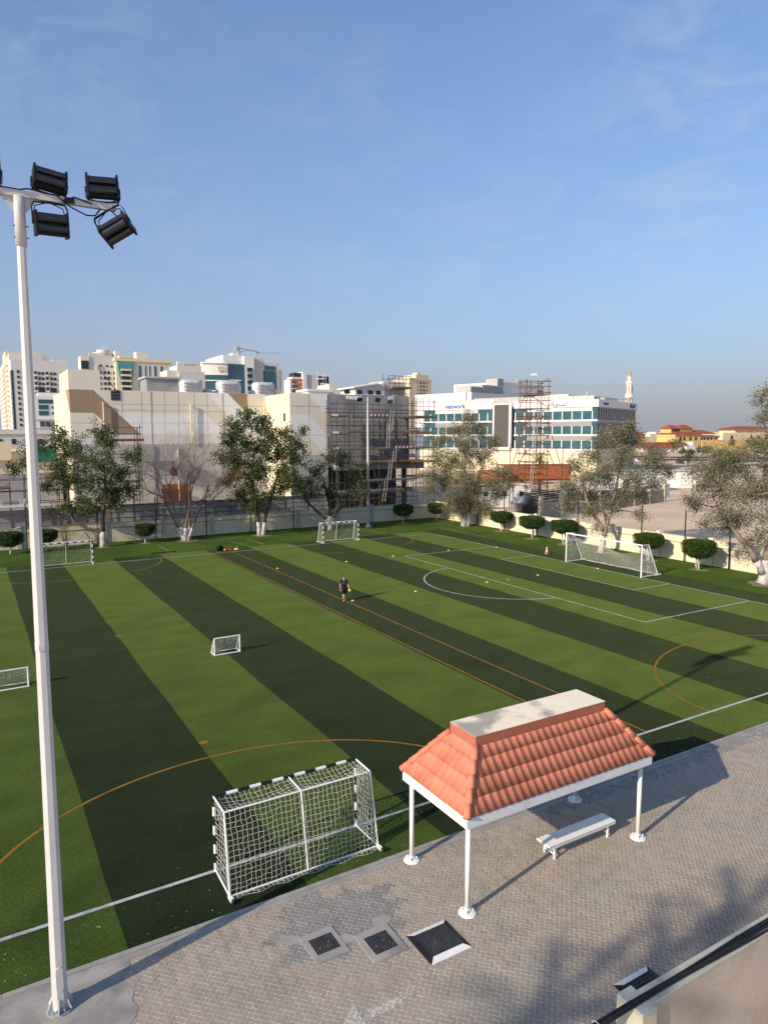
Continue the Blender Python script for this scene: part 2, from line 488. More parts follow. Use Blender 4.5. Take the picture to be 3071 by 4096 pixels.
def ribbon(name, m, pts, w, z=0.017):
    vs, fs = [], []
    for i, q in enumerate(pts):
        a = Vector(pts[max(i - 1, 0)]); b = Vector(pts[min(i + 1, len(pts) - 1)])
        t = (b - a).normalized()
        nx, ny = -t.y * w / 2, t.x * w / 2
        vs += [(q[0] + nx, q[1] + ny, z), (q[0] - nx, q[1] - ny, z)]
        if i:
            fs.append((2 * i - 2, 2 * i - 1, 2 * i + 1, 2 * i))
    return MB().add(vs, fs).build(name, m, pitch)
def wob(a, b, n=14, amp=0.012):
    return [(a[0] + (b[0] - a[0]) * k / n + random.uniform(-amp, amp), a[1] + (b[1] - a[1]) * k / n + random.uniform(-amp, amp)) for k in range(n + 1)]
for a, b, w in [((-19, 17.35), (48, 17.35), .12), ((-19, 66.3), (45.65, 66.3), .11), ((45.65, 17.35), (45.65, 66.3), .11),
                ((35, 28.1), (45.6, 28.1), .11), ((35, 55.4), (45.6, 55.4), .11), ((35, 28.1), (35, 55.4), .11),
                ((41.6, 34.5), (45.6, 34.5), .10), ((41.6, 49.3), (45.6, 49.3), .10), ((41.6, 34.5), (41.6, 49.3), .10)]:
    ribbon('field_line', 'line_white', wob(a, b), w, 0.017 if a[1] != b[1] else 0.0195)
arc = [(36.2 + 6.6 * math.cos(t), 42.1 + 6.6 * math.sin(t)) for t in np.linspace(math.radians(101.5), math.radians(258.5), 44)]
ribbon('field_line', 'line_white', arc, .11, .015)
MB().lathe([(0.13, 0), (0.13, .003)], (36.2, 42.1, .015), 14).build('penalty_mark', 'line_white', pitch)
for x in (20.1, 22.0):
    ribbon('field_line', 'line_orange', wob((x, 17.4), (x, 66.2)), .10, .0150)
for cx, cy, s, b in [(7.05, 17.35, 1, 6.6), (33.9, 17.35, 1, 6.55), (33.9, 66.3, -1, 6.4), (7.0, 66.3, -1, 6.4)]:
    ribbon('field_line', 'line_orange', [(cx + 8 * math.cos(t), cy + s * b * math.sin(t)) for t in np.linspace(0.01, math.pi - .01, 60)], .10, .0150)
for cx, cy in [(7.06, 25.25), (6.95, 41.65), (33.76, 25.07), (7.0, 58.5), (33.9, 58.4)]:
    MB().lathe([(0.16, 0), (0.16, .003)], (cx, cy, .015), 14).build('penalty_mark', 'line_orange', pitch)
for a, b in [((24.6, 69), (24.0, 73)), ((26.3, 69), (26.1, 74)), ((41, 69), (40.8, 74.5)), ((49.1, 60), (49.4, 70)), ((16.8, 69), (16.7, 74)), ((51.0, 71), (53.8, 64))]:
    o = ribbon('seam', 'line_white', wob(a, b, 8, .03), .05, .010)

# ------------------------------------------------------------------ pavement of interlocking blocks
pave = struct(sheet('pavement', 'joint_sand', -8, 60, -4, 15.36, 0.020))
kerb_me = None
for k in range(52):
    x0 = -6 + k * 1.0
    b = MB().box(x0 + .002, x0 + .998, 15.36, 15.50, -.05, 0.052 + random.uniform(-.006, .006))
    b.build('kerb_stone', 'kerb_concrete', pave, bevel=.006)
MB().box(1.9, 46, 15.20, 15.355, 0.0, 0.0335).build('edge_strip', 'kerb_concrete', pave)
U = 0.1125
CA, SA = math.cos(math.radians(-45)), math.sin(math.radians(-45))
def tri(t):
    t = t % 1.0
    return 4 * t if t < .25 else (2 - 4 * t if t < .75 else 4 * t - 4)
def paver_outline(i, j, w, h):
    pts = []
    for k in range(w):
        pts += [(i + k, j)] if k == 0 else []
        pts += [(i + k + .25, j), (i + k + .75, j)]
    for k in range(h):
        pts += [(i + w, j)] if k == 0 else []
        pts += [(i + w, j + k + .25), (i + w, j + k + .75)]
    for k in range(w):
        pts += [(i + w, j + h)] if k == 0 else []
        pts += [(i + w - k - .25, j + h), (i + w - k - .75, j + h)]
    for k in range(h):
        pts += [(i, j + h)] if k == 0 else []
        pts += [(i, j + h - k - .25), (i, j + h - k - .75)]
    A = 0.13
    return [(x + A * tri(y), y + A * tri(x)) for x, y in pts]
def concrete_edge(y):
    return 2.15 + 0.42 * (y - 13.5) * 0.5 + 0.12 * math.sin(y * 3.3) + 0.05 * math.sin(y * 9.7 + 1)
def project(x, y, z):
    q = Vector((x, y, z - CAM_H))
    d = q.dot(fw)
    return 1535.5 + 2825.5 * q.dot(rr) / d, 2048 - 2825.5 * q.dot(uu) / d, d
grey_poly = [(6.3, 15.4), (7.0, 15.0), (8.5, 14.6), (8.6, 13.7), (8.0, 13.0), (7.0, 13.15), (6.9, 12.9), (5.6, 13.2), (5.4, 14.0), (5.9, 14.6)]
def in_poly(x, y, P):
    c = False
    for k in range(len(P)):
        (x1, y1), (x2, y2) = P[k], P[k - 1]
        if (y1 > y) != (y2 > y) and x < (x2 - x1) * (y - y1) / (y2 - y1) + x1:
            c = not c
    return c
cells = []
for i in range(-110, 330):
    for j in range(-60, 330):
        c = (i + j) % 4
        if c not in (0, 2):
            continue
        w, h = (2, 1) if c == 0 else (1, 2)
        cx, cy = (i + w / 2) * U, (j + h / 2) * U
        X, Y = cx * CA - cy * SA, cx * SA + cy * CA
        Y += 0.0
        if not (1.2 < X < 29.5 and 7.7 < Y < 15.36) or X < concrete_edge(Y) - .12:
            continue
        if Y < 8.8 and X > 19:
            continue
        cells.append((i, j, w, h, X, Y))
def paver_mesh(i, j, w, h, X, Y, b):
    out = paver_outline(i, j, w, h)
    mx, my = i + w / 2, j + h / 2
    grey = in_poly(X + .25 * math.sin(Y * 9), Y + .2 * math.sin(X * 8), grey_poly) or (Y > 14.75 and X > 14.5 and random.random() < .75)
    g = 1 if grey else 0
    tz = random.uniform(-.0022, .0022)
    tx, ty = random.uniform(-.006, .006), random.uniform(-.006, .006)
    rings = []
    for shrink, z in ((0.058, 0.0215), (0.075, 0.0265)):
        ring = []
        for x, y in out:
            dx, dy = x - mx, y - my
            sx = 1 - 2 * shrink / w; sy = 1 - 2 * shrink / h
            px, py = (mx + dx * sx) * U, (my + dy * sy) * U
            ring.append((px * CA - py * SA, px * SA + py * CA, z + tz + (dx * tx + dy * ty) * U if z > .025 else z))
        rings.append(ring)
    n = len(out)
    b.add(rings[0] + rings[1], [(k, (k + 1) % n, n + (k + 1) % n, n + k) for k in range(n)] + [tuple(range(n, 2 * n))], g)
rank = []
for c in cells:
    px, py, d = project(c[4], c[5], 0.03)
    rank.append(d if (0 < px < 3071 and 0 < py < 4096) else 999)
order = np.argsort(rank)
for k in order[:300]:
    b = MB()
    paver_mesh(*cells[k], b)
    m = 'paver_grey' if b.mi[0] else 'paver'
    b.mi = [0] * len(b.mi)
    b.build('paver', m, pave)
b = MB()
for k in order[300:]:
    paver_mesh(*cells[k], b)
stuff(b.build('paver_field', ['paver', 'paver_grey'], pave))

# concrete apron round the mast foot
edge = [(concrete_edge(y) + random.uniform(-.02, .02), y) for y in np.linspace(7.6, 15.36, 90)]
ap = struct(MB().prism([(-8, 7.6)] + edge + [(-8, 15.36)], 0.0, 0.0325).build('concrete_apron', 'concrete'))
# mortar patch linking the manhole surrounds
MB().prism([(5.30, 14.30), (5.42, 14.02), (5.70, 13.78), (5.96, 13.72), (5.96, 13.95), (5.72, 14.10), (5.60, 14.34)], 0.02, 0.0345).prism([(6.70, 13.50), (6.70, 13.20), (6.95, 13.16), (7.05, 13.32), (6.92, 13.46)], 0.02, 0.0345).prism([(7.5, 13.27), (7.95, 13.27), (8.12, 13.42), (8.02, 13.62), (7.72, 13.58)], 0.02, 0.0345).build('mortar_patch', 'concrete', pave)

# painted direction arrow, laid over the blocks
arrow = [(5.55, 11.15), (6.12, 11.60), (6.12, 11.34), (7.0, 11.30), (7.02, 11.09), (6.13, 11.10), (6.10, 10.82)]
b = MB()
mA = mat('arrow_paint', (0.50, 0.46, 0.40), 0.85, 0.12, 3, 0.2, 40, col2=(0.34, 0.29, 0.24), c2scale=9, c2lo=0.55, c2hi=0.66)
cnt = 0
for (i, j, w, h, X, Y) in cells:
    if 5.3 < X < 7.3 and 10.6 < Y < 11.8:
        out = paver_outline(i, j, w, h)
        mx, my = i + w / 2, j + h / 2
        ring = []
        for x, y in out:
            px, py = (mx + (x - mx) * (1 - .10 / w)) * U, (my + (y - my) * (1 - .10 / h)) * U
            ring.append((px * CA - py * SA, px * SA + py * CA))
        poly = ring                                  # clip block top to the arrow (convex pieces)
        for tri_poly in ([arrow[0], arrow[6], arrow[1]], [arrow[2], arrow[5], arrow[4], arrow[3]]):
            P = poly
            sgn = sum((tri_poly[k][0] - tri_poly[k - 1][0]) * (tri_poly[k][1] + tri_poly[k - 1][1]) for k in range(len(tri_poly)))
            for k in range(len(tri_poly)):
                a, c = tri_poly[k - 1], tri_poly[k]
                def side(q):
                    return ((c[0] - a[0]) * (q[1] - a[1]) - (c[1] - a[1]) * (q[0] - a[0])) * (-1 if sgn > 0 else 1)
                N = []
                for t in range(len(P)):
                    p0, p1 = P[t - 1], P[t]
                    s0, s1 = side(p0), side(p1)
                    if (s0 >= 0) != (s1 >= 0):
                        f = s0 / (s0 - s1)
                        N.append((p0[0] + (p1[0] - p0[0]) * f, p0[1] + (p1[1] - p0[1]) * f))
                    if s1 >= 0:
                        N.append(p1)
                P = N
                if len(P) < 3:
                    break
            if len(P) >= 3:
                b.add([(x, y, 0.0335) for x, y in P], [tuple(range(len(P)))])
b.build('painted_arrow', 'arrow_paint', pave)

# ------------------------------------------------------------------ manholes
def grate(parent, x0, x1, y0, y1, z, n, m='grate_iron', bar=.018):
    n = int(n * .6)
    b = MB()
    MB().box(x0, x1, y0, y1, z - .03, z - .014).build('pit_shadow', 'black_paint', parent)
    for k in range(n + 1):
        t = x0 + (x1 - x0) * k / n
        b.box(t - bar / 2, t + bar / 2, y0, y1, z - .012, z)
        t = y0 + (y1 - y0) * k / n
        b.box(x0, x1, t - bar / 2, t + bar / 2, z - .011, z + .001)
    return b.build('grating', m, parent)
def manhole(label, outer, inner, n):
    (x0, x1, y0, y1), (a0, a1, c0, c1) = outer, inner
    e = empty('manhole', ((x0 + x1) / 2, (y0 + y1) / 2, 0), 0, label, 'manhole')
    cx, cy = (x0 + x1) / 2, (y0 + y1) / 2
    b = MB()
    j = lambda: random.uniform(-.03, .03)
    O = [(x0 - cx + j(), y0 - cy + j()), (x1 - cx + j(), y0 - cy + j()), (x1 - cx + j(), y1 - cy + j()), (x0 - cx + j(), y1 - cy + j())]
    I = [(a0 - cx, c0 - cy), (a1 - cx, c0 - cy), (a1 - cx, c1 - cy), (a0 - cx, c1 - cy)]
    vs = [(x, y, .045) for x, y in O] + [(x, y, .050) for x, y in I] + [(x, y, .0) for x, y in O] + [(x, y, .01) for x, y in I]
    fs = [(k, (k + 1) % 4, 4 + (k + 1) % 4, 4 + k) for k in range(4)] + [((k + 1) % 4, k, 8 + k, 8 + (k + 1) % 4) for k in range(4)] + [(4 + k, 4 + (k + 1) % 4, 12 + (k + 1) % 4, 12 + k) for k in range(4)]
    b.add(vs, fs).build('concrete_surround', 'concrete', e)
    grate(e, a0 - cx, a1 - cx, c0 - cy, c1 - cy, .049, n)
    for k in range(2):
        MB().lathe([(.028, 0), (.024, .006)], ((a0 - cx) * .5 + k * .25, -.08 + k * .1, .05), 10).build('lifting_eye', 'scaffold_rust', e)
    return e
manhole('square manhole with concrete surround and dark iron grating, on grey blocks', (5.91, 6.76, 12.95, 13.87), (6.05, 6.62, 13.16, 13.67), 16)
manhole('rusty square manhole in concrete between plain manhole and black and white framed grating', (7.0, 7.86, 12.34, 13.29), (7.16, 7.74, 12.52, 13.09), 16)
def framed_grating(label, x0, x1, y0, y1, w, n):
    cx, cy = (x0 + x1) / 2, (y0 + y1) / 2
    e = empty('framed_grating', (cx, cy, 0), 0, label, 'grating')
    X, Yy = (x1 - x0) / 2, (y1 - y0) / 2
    O = [(-X, -Yy), (X, -Yy), (X, Yy), (-X, Yy)]
    I = [(-X + w, -Yy + w), (X - w, -Yy + w), (X - w, Yy - w), (-X + w, Yy - w)]
    for k, m in enumerate(('white_paint', 'black_paint', 'white_paint', 'black_paint')):
        k2 = (k + 1) % 4
        vs = [(*O[k], .035), (*O[k2], .035), (*I[k2], .085), (*I[k], .085), (*O[k], .0), (*O[k2], .0), (*I[k2], .01), (*I[k], .01)]
        MB().add(vs, [(0, 1, 2, 3), (1, 0, 4, 5), (2, 6, 7, 3), (1, 5, 6, 2), (0, 3, 7, 4)]).build('frame_side', m, e)
    grate(e, I[0][0], I[1][0], I[0][1], I[2][1], .084, n)
    return e
framed_grating('square drain grating framed by sloping black and white sides, beside the shelter', 8.05, 9.14, 11.65, 12.69, .15, 20)
framed_grating('drain grating with black and white frame against the low parapet wall', 10.98, 12.02, 8.2, 9.26, .16, 18)

# ------------------------------------------------------------------ low parapet wall with cables
pw = empty('parapet_wall', (9.1, 7.08, 0), 0, 'low tan parapet wall with grey top, end pillar, carrying black cables', 'wall')
bx('wall_body', 'parapet_face', pw, 0.0, 22, -.15, .13, 0, 2.16)
bx('coping', 'parapet_top', pw, 0.0, 22, -.17, .15, 2.165, 2.20)
b = MB().box(-.28, .06, -.26, .27, 0, 2.16); b.build('end_pillar', 'parapet_cream', pw)
b = MB().box(-.285, .065, -.265, .275, 2.163, 2.205); b.build('pillar_cap', 'parapet_top', pw, bevel=.012)
for k in range(5):
    yy = (-.12, -.075, -.02, .03, .0)[k]
    pts = []
    for s in np.linspace(-6, 22, 60):
        side = min(1, max(0, (s - .2) / 4))
        y = -.03 + (yy * 1.1 + .0) * (.35 + .65 * side) + .012 * math.sin(s * 1.7 + k)
        z = 2.232 + (k % 2) * .028 + (0 if s > -.25 else -0.010 * (s + .25) ** 2)
        pts.append((9.1 + s, 7.08 + y, z))
    o = MB().tube(pts, .021, 8).build('cable', 'black_rubber', None, smooth=True)
    tag(o, 'black cable running along the top of the low parapet wall', 'cable', 'cables on the parapet wall')
for s in (-1.1, 2.6, 5.0, 8.0):
    o = MB().tube([(9.1 + s + .02 * math.cos(t), 7.04 + .085 * math.sin(t), 2.246 + .045 * math.cos(t) - (0.010 * (s + .25) ** 2 if s < -.25 else 0)) for t in np.linspace(0, 2 * math.pi, 14)], .0045, 5).build('cable_tie', 'white_paint' if s < 0 else 'black_rubber')
    tag(o, ('white' if s < 0 else 'black') + ' tie strapped round the bundle of cables by the parapet wall', 'cable tie', 'cable ties on the bundle')

# ------------------------------------------------------------------ boundary walls and net posts
fwall = empty('boundary_wall', (0, 79.2, 0), 0, 'long cream boundary wall with pillars behind the row of leafy trees', 'wall')
bx('wall_body', 'wall_cream', fwall, -25, 55.1, 0, .2, 0, 2.05)
bx('ledge', 'wall_ledge', fwall, -25, 54.9, -.05, -.002, 1.52, 1.60)
bx('coping', 'wall_ledge', fwall, -25, 55.1, -.04, .24, 2.053, 2.10)
for x in (-7, -1.5, 4.2, 12.3, 18.4, 23.9, 29.2, 34.6, 40.0, 45.0, 50.5):
    bx('pillar', 'limewash', fwall, x - .22, x + .22, -.12, .0 - .003, 0, 2.0)
    bx('pillar', 'limewash', fwall, x - .22, x + .22, -.115, .3, 2.103, 2.24)
swall = empty('boundary_wall', (55, 0, 0), 0, 'sunlit cream boundary wall beside the sandy lot, with flaking paint and pillars', 'wall')
bx('wall_body', 'wall_cream', swall, 0, .2, -20, 79.2, 0, 2.18)
bx('ledge', 'wall_ledge', swall, -.05, -.002, -20, 79.0, 1.62, 1.69)
bx('coping', 'wall_cream', swall, -.04, .24, -20, 79.1, 2.183, 2.23)
for y in (22, 27.5, 33, 37.6, 43.0, 48.6, 53.5, 59.4, 64.9, 70.1, 75.0):
    bx('pillar', 'wall_cream', swall, -.12, -.003, y - .22, y + .22, 0, 2.05)
    bx('pillar', 'wall_cream', swall, -.115, .3, y - .22, y + .22, 2.233, 2.42)
# far wall: flaked paint patches
def net_post(x, y, h, label, grp):
    e = empty('net_post', (x, y, 0), 0, label, 'post', grp)
    rod('pole', 'black_paint', e, (0, 0, 0), (0, 0, h), .055)
    bx('base_plate', 'black_paint', e, -.11, .11, -.11, .11, 0.006, .03)
    bx('bracket', 'black_paint', e, -.07, .07, .055, .16, 1.2, 1.28)
for x in (-6.3, 4.9, 11.6, 17.6, 23.2, 28.5, 33.9, 39.2, 44.4, 50.0):
    net_post(x, 78.95, 4.6, 'slim black net post standing against the long boundary wall behind the leafy trees', 'net posts along the long wall')
for y in (30.2, 35.7, 40.0, 44.7, 52.8, 58.9, 64.6, 69.7):
    net_post(54.72, y, 4.6, 'slim dark net post standing against the sunlit boundary wall by the sandy lot', 'net posts along the sunlit wall')

# ------------------------------------------------------------------ big windowless building with mural
MY1, MY0 = 94.6, 86.0
mall = empty('windowless_building', (11.4, MY1, 0), 0, 'large windowless building with beige, brown and white diagonal mural bands', 'building')
def fx(name, m, poly, y, th=.02):            # wall paint panel, x/z world polygon on a plane y
    return MB().yprism([(x - 11.4, z) for x, z in poly], y - MY1 - th, y - MY1 - .002).build(name, m, mall)
b = MB()
b.box(0, 25.3, 0, 17.3, 0, 16.97); b.build('main_block', 'beige_clad', mall)
b = MB(); b.box(0, 3.65, 0.02, 9.2, 16.97, 19.35); b.build('stair_tower', 'beige_clad', mall)
b = MB()                                     # projecting wing (x 36.7-55.1)
b.box(25.3, 30.7, MY0 - MY1, 26, 0, 16.72); b.build('painted_wing', 'beige_clad', mall)
b = MB()
zt = 16.72
b.box(30.7, 33.5, MY0 - MY1 + .03, 26, 7.0, zt); b.box(33.5, 36.0, MY0 - MY1 + .03, 26, 7.0, 16.1); b.box(36.0, 40.1, MY0 - MY1 + .03, 26, 7.0, zt)
b.box(40.1, 41.1, MY0 - MY1 + .03, 26, 7.0, 15.6); b.box(41.1, 43.7, MY0 - MY1 + .03, 26, 7.0, zt)
b.build('bare_wing', 'bare_concrete', mall)
bx('recessed_storey', 'shaded_concrete', mall, 30.72, 43.6, MY0 - MY1 + 3.5, 26, 0, 6.98)
bx('canopy_slab', 'bare_concrete', mall, 31.5, 45.2, MY0 - MY1 - 1.6, MY0 - MY1 + .028, 6.55, 7.35)
bx('floor_slab', 'bare_concrete', mall, 31.5, 44.0, MY0 - MY1 - .6, MY0 - MY1 + 3.49, 3.3, 3.7)
for x in (32, 35.5, 39, 42.8):
    bx('column', 'shaded_concrete', mall, x, x + .5, MY0 - MY1 + .2, MY0 - MY1 + .7, 0, 6.54)
# mural panels on the main face
fx('mural_panel', 'brown_clad', [(11.42, 16.95), (14.1, 16.95), (19.65, 11.4), (16.85, 11.4), (14.1, 14.15), (11.42, 14.15)], MY1)
fx('mural_panel', 'white_clad', [(16.95, 14.1), (28.35, 14.1), (31.05, 11.4), (19.66, 11.4)], MY1)
fx('mural_panel', 'white_clad', [(28.4, 16.95), (31.25, 16.95), (36.68, 11.52), (36.68, 11.4), (33.95, 11.4)], MY1)
fx('mural_panel', 'brown_clad', [(31.3, 16.95), (34.0, 16.95), (34.0, 14.25)], MY1)
fx('mural_panel', 'pink_clad', [(16.86, 11.38), (36.68, 11.38), (36.68, 10.17), (11.42, 10.17), (11.42, 11.2)], MY1)
fx('lower_wall', 'lower_plaster', [(11.42, 0.1), (36.68, .1), (36.68, 10.14), (11.42, 10.14)], MY1, .05)
# on the wing
fx('mural_panel', 'white_clad', [(39.3, 16.7), (42.08, 16.7), (42.08, 13.92)], MY0)
fx('mural_panel', 'white_clad', [(36.72, 13.93), (39.38, 13.93), (42.08, 11.25), (42.08, 8.6), (41.9, 8.6), (39.2, 11.25), (36.72, 11.25)], MY0)
fx('mural_panel', 'lower_plaster', [(36.72, 8.58), (42.08, 8.58), (42.08, .1), (36.72, .1)], MY0)
# sunlit side of the tower: pale stripes and brown wedge
def fside(name, m, poly):
    return MB().add([(-.02, y - MY1, z) for y, z in poly], [tuple(range(len(poly)))]).build(name, m, mall)
fside('mural_panel', 'brown_clad', [(94.62, 16.95), (97.9, 16.95), (94.62, 14.2)])
fside('mural_panel', 'cream_clad', [(97.95, 16.95), (111.85, 16.95), (111.85, 0.2), (94.62, .2), (94.62, 14.15)])
bx('side_wall_tower', 'cream_clad', mall, -.022, -.002, .03, 9.15, 16.99, 19.33)
bx('side_wall_step', 'cream_clad', mall, 25.278, 25.298, MY0 - MY1 + .01, -.06, 0.1, 16.70)
bx('small_window', 'glass_dark', mall, 25.26, 25.277, 87.5 - MY1, 88.2 - MY1, 13.1, 14.15)
# panel joints
for z in (15.3, 14.52, 12.9):
    bx('joint', 'joint_line', mall, .03, 25.25, -.035, -.021, z - .012, z + .012)
for x in (14.05, 19.8, 21.0, 24.5, 28.35, 30.5, 22.7, 26.6, 17.4):
    bx('joint', 'joint_line', mall, x - 11.412, x - 11.388, -.036, -.0215, 10.2, 16.9)
for z in (15.1, 11.28, 8.62):
    bx('joint', 'joint_line', mall, 25.35, 30.65, MY0 - MY1 - .035, MY0 - MY1 - .021, z - .02, z + .02)
bx('joint', 'joint_line', mall, 27.88, 27.92, MY0 - MY1 - .036, MY0 - MY1 - .0215, 2, 16.6)
for x in (21.0, 30.5):
    bx('expansion_joint', 'joint_line', mall, x - 11.44, x - 11.36, -.06, -.037, 9.0, 16.95)
for x, z0, z1 in ((15.2, 11.9, 15.45), (26.1, 10.2, 15.45), (24.2, 2.5, 9.4), (33.6, 2.5, 8.4), (36.3, 12, 15.3)):
    rod('downpipe', 'cream_clad', mall, (x - 11.4, -.32, z0), (x - 11.4, -.32, z1), .09)
    bx('pipe_bracket', 'cream_clad', mall, x - 11.45, x - 11.35, -.31, -.06, z1 - .3, z1 - .2)
# dark panel for the shade of a railed recess in the parapet
bx('roof_opening', 'shaded_concrete', mall, 4.8, 5.9, -.06, -.037, 15.7, 16.95)
for z in (16.0, 16.35, 16.7):
    rod('railing', 'black_paint', mall, (4.8, -.1, z), (5.9, -.1, z), .03)
rod('roof_cable', 'black_paint', mall, (3.7, -.1, 19.3), (5.7, -.1, 16.7), .05)
for (x0, x1, z0, z1) in ((31.4, 32.8, 5.2, 6.7), (31.9, 33.4, 2.6, 3.9), (22.2, 25.5, 2.3, 4.9), (23.2, 24.2, 6.0, 7.0)):
    bx('timber_hatch', 'rust_board', mall, x0 - 11.4, x1 - 11.4, -.09, -.052, z0, z1)
# low site hoarding in front of the building
hd = tag(MB().box(-4, 40, 82.6, 82.75, 0, 3.6).build('site_hoarding', 'bare_concrete'), 'grey hoarding panel strip behind the long boundary wall', 'hoarding')

# things on the mall roof
rb = empty('roof_plant_room', (21.5, 98.6, 16.97), 0, 'grey plant room box with flat lid on the mural building roof', 'plant room')
bx('wall', 'bare_concrete', rb, 0, 4.3, 0, 4, 0, 1.95)
bx('lid', 'hvac', rb, -.25, 4.5, -.25, 4.2, 1.953, 2.2)
def pallet(x0, x1, h, label):
    e = empty('wrapped_pallet', ((x0 + x1) / 2, 98.6, 16.97), 0, label, 'pallet', None)
    w = (x1 - x0) / 2
    b = MB()
    nx, nz = 9, 7
    prof = []
    for k in range(36):
        a = 2 * math.pi * k / 36
        c, s = math.cos(a), math.sin(a)
        f = 1 / max(abs(c), abs(s)) * .5 + .5
        prof.append((c * f, s * f))
    vs, fs = [], []
    for iz in range(nz + 1):
        z = h * iz / nz
        sh = 1.0 if iz < nz else .88
        for k, (c, s) in enumerate(prof):
            wv = 1 + .035 * math.sin(k * 2.9 + iz) + .02 * math.sin(k * 5.3)
            vs.append((c * w * sh * wv, s * w * .8 * sh * wv, z + (.05 * math.sin(k * 1.3) if iz == nz else 0)))
    n = len(prof)
    for iz in range(nz):
        for k in range(n):
            fs.append((iz * n + k, iz * n + (k + 1) % n, (iz + 1) * n + (k + 1) % n, (iz + 1) * n + k))
    fs.append(tuple(nz * n + k for k in range(n)))
    b.add(vs, fs).build('plastic_wrap', 'plastic_wrap', e, smooth=True)
    for iz in range(3):
        bx('printed_carton', 'wrap_print', e, -w * .75, w * .75, -w * .86, -w * .80, h * (.18 + .24 * iz), h * (.27 + .24 * iz))
pallet(25.8, 29.0, 1.85, 'plastic wrapped pallet of cartons next to the grey plant room')
pallet(31.0, 34.4, 1.85, 'plastic wrapped pallet of cartons, middle one of the row of three on the roof')
pallet(36.3, 39.5, 1.85, 'plastic wrapped pallet of cartons beside the roof corner and air unit')
pallet(29.1, 30.3, .7, 'small low plastic wrapped bundle between two tall wrapped pallets')
ac = empty('air_unit', (39.4, 97.5, 16.97), 0, 'cream air conditioning unit beside wrapped pallet on roof', 'air unit')
for k in range(3):
    bx('case', 'office_cream', ac, .3 * k, .3 * k + .22, 0, .8, 0, .9)
bx('base', 'hvac', ac, -.05, .95, -.05, .85, -.0, .06)
sr = empty('stair_head_room', (52.0, 96.5, 16.7), 0, 'sloping-roofed white stair head room above the bare concrete wing', 'stair room')
MB().yprism([(0, 0), (5.2, 0), (5.2, 2.6), (4.0, 2.35), (0, 1.6)], 0, 5).build('wall', 'tower_grey', sr)
MB().yprism([(-.5, 1.62), (3.9, 2.36), (3.9, 2.6), (-.5, 1.85)], -.4, 5.2).build('roof', 'office_white', sr)
bx('block', 'tower_grey', sr, 5.203, 9.2, .3, 5, 0, 2.9)

# ------------------------------------------------------------------ scaffolding
def scaffold(name, label, x0, z_boards, stds, y0, y1, zlo, ztop, ledgers, boards, diag, steel='scaffold_steel', rr_=.045, jig=.4):
    e = empty(name, (x0, y0, 0), 0, label, 'scaffolding')
    for sx in stds:
        for yy in (0, y1 - y0):
            rod('standard', steel, e, (sx - x0, yy, zlo), (sx - x0 + random.uniform(-.05, .05), yy, ztop + random.uniform(-jig, jig)), rr_)
    for z, a, c in ledgers:
        for yy in (-.06, y1 - y0 + .06):
            if yy > 0 and random.random() < .5:
                continue
            rod('ledger', steel if random.random() < .7 else 'scaffold_rust', e, (a - x0, yy, z + random.uniform(-.05, .05)), (c - x0, yy, z + random.uniform(-.05, .05)), rr_ * .9)
    for z, a, c, m in boards:
        bx('board', m, e, a - x0, c - x0, -.12, y1 - y0 + .1, z, z + .09)
        bx('toe_board', m, e, a - x0, c - x0, -.16, -.125, z + .09, z + .32)
    for p0, p1 in diag:
        rod('brace', 'scaffold_rust' if random.random() < .5 else steel, e, (p0[0] - x0, -.12, p0[1]), (p1[0] - x0, -.12, p1[1]), rr_ * .85)
    return e
def ladder(x, y, z0, z1, lean, label):
    e = empty('ladder', (x, y, z0), 0, label, 'ladder')
    for s in (-.22, .22):
        rod('rail', 'ladder_pale', e, (s, 0, 0), (s + lean, .25, z1 - z0), .04)
    n = int((z1 - z0) / .35)
    for k in range(1, n):
        f = k / n
        rod('rung', 'ladder_pale', e, (-.22 + lean * f, .25 * f, (z1 - z0) * f), (.22 + lean * f, .25 * f, (z1 - z0) * f), .022)
LV = [15.3, 14.7, 14.2, 13.0, 12.5, 10.4, 9.9, 8.4, 7.8, 4.9, 3.3, 2.6]
R_std = [41.3, 42.0, 43.9, 44.6, 46.5, 48.4, 50.3, 51.9, 53.9]
sc1 = scaffold('facade_scaffold', 'tall dark tube scaffolding with plank decks in front of bare concrete wing', 41.3, None, R_std, 83.2, 84.6, 0, 16.2,
         [(z, 41.0, 54.2) for z in LV], [(13.6, 41.0, 43.8, 'plank_wood'), (13.55, 44.2, 54.6, 'plank_grey'), (11.55, 43.6, 54.8, 'plank_wood'), (11.3, 41.0, 43.6, 'plank_grey'), (9.3, 41.0, 54.6, 'plank_grey'), (7.5, 46, 55.6, 'plank_wood'), (5.0, 46, 54.5, 'plank_grey')],
         [((42.0, 10.2), (44.8, 13.6)), ((42.0, 10.2), (43.4, 8.6)), ((46.5, 11.6), (48.8, 13.6)), ((52.0, 10.4), (54.0, 13.0)), ((52.0, 10.4), (54.8, 7.4)), ((48.0, 11.5), (49.6, 7.6)), ((50.4, 11.6), (52.2, 7.8)), ((47.4, 6.8), (48.9, 3.0)), ((50.2, 6.8), (51.6, 3.2)), ((48.0, 3.6), (50.6, 6.8)), ((52.6, 5.5), (53.4, 3.0))])
for (a, c, z) in ((46.1, 49.9, 13.75), (50.6, 53.9, 9.45)):
    n = int((c - a) / .3)
    for k in range(n):
        x = a + k * .3
        MB().yprism([(x - 41.3, z), (x + .18 - 41.3, z), (x + .30 - 41.3, z + .3), (x + .12 - 41.3, z + .3)], -.2, -.165).build('warning_stripe', 'tape_red' if k % 2 == 0 else 'white_paint', sc1)
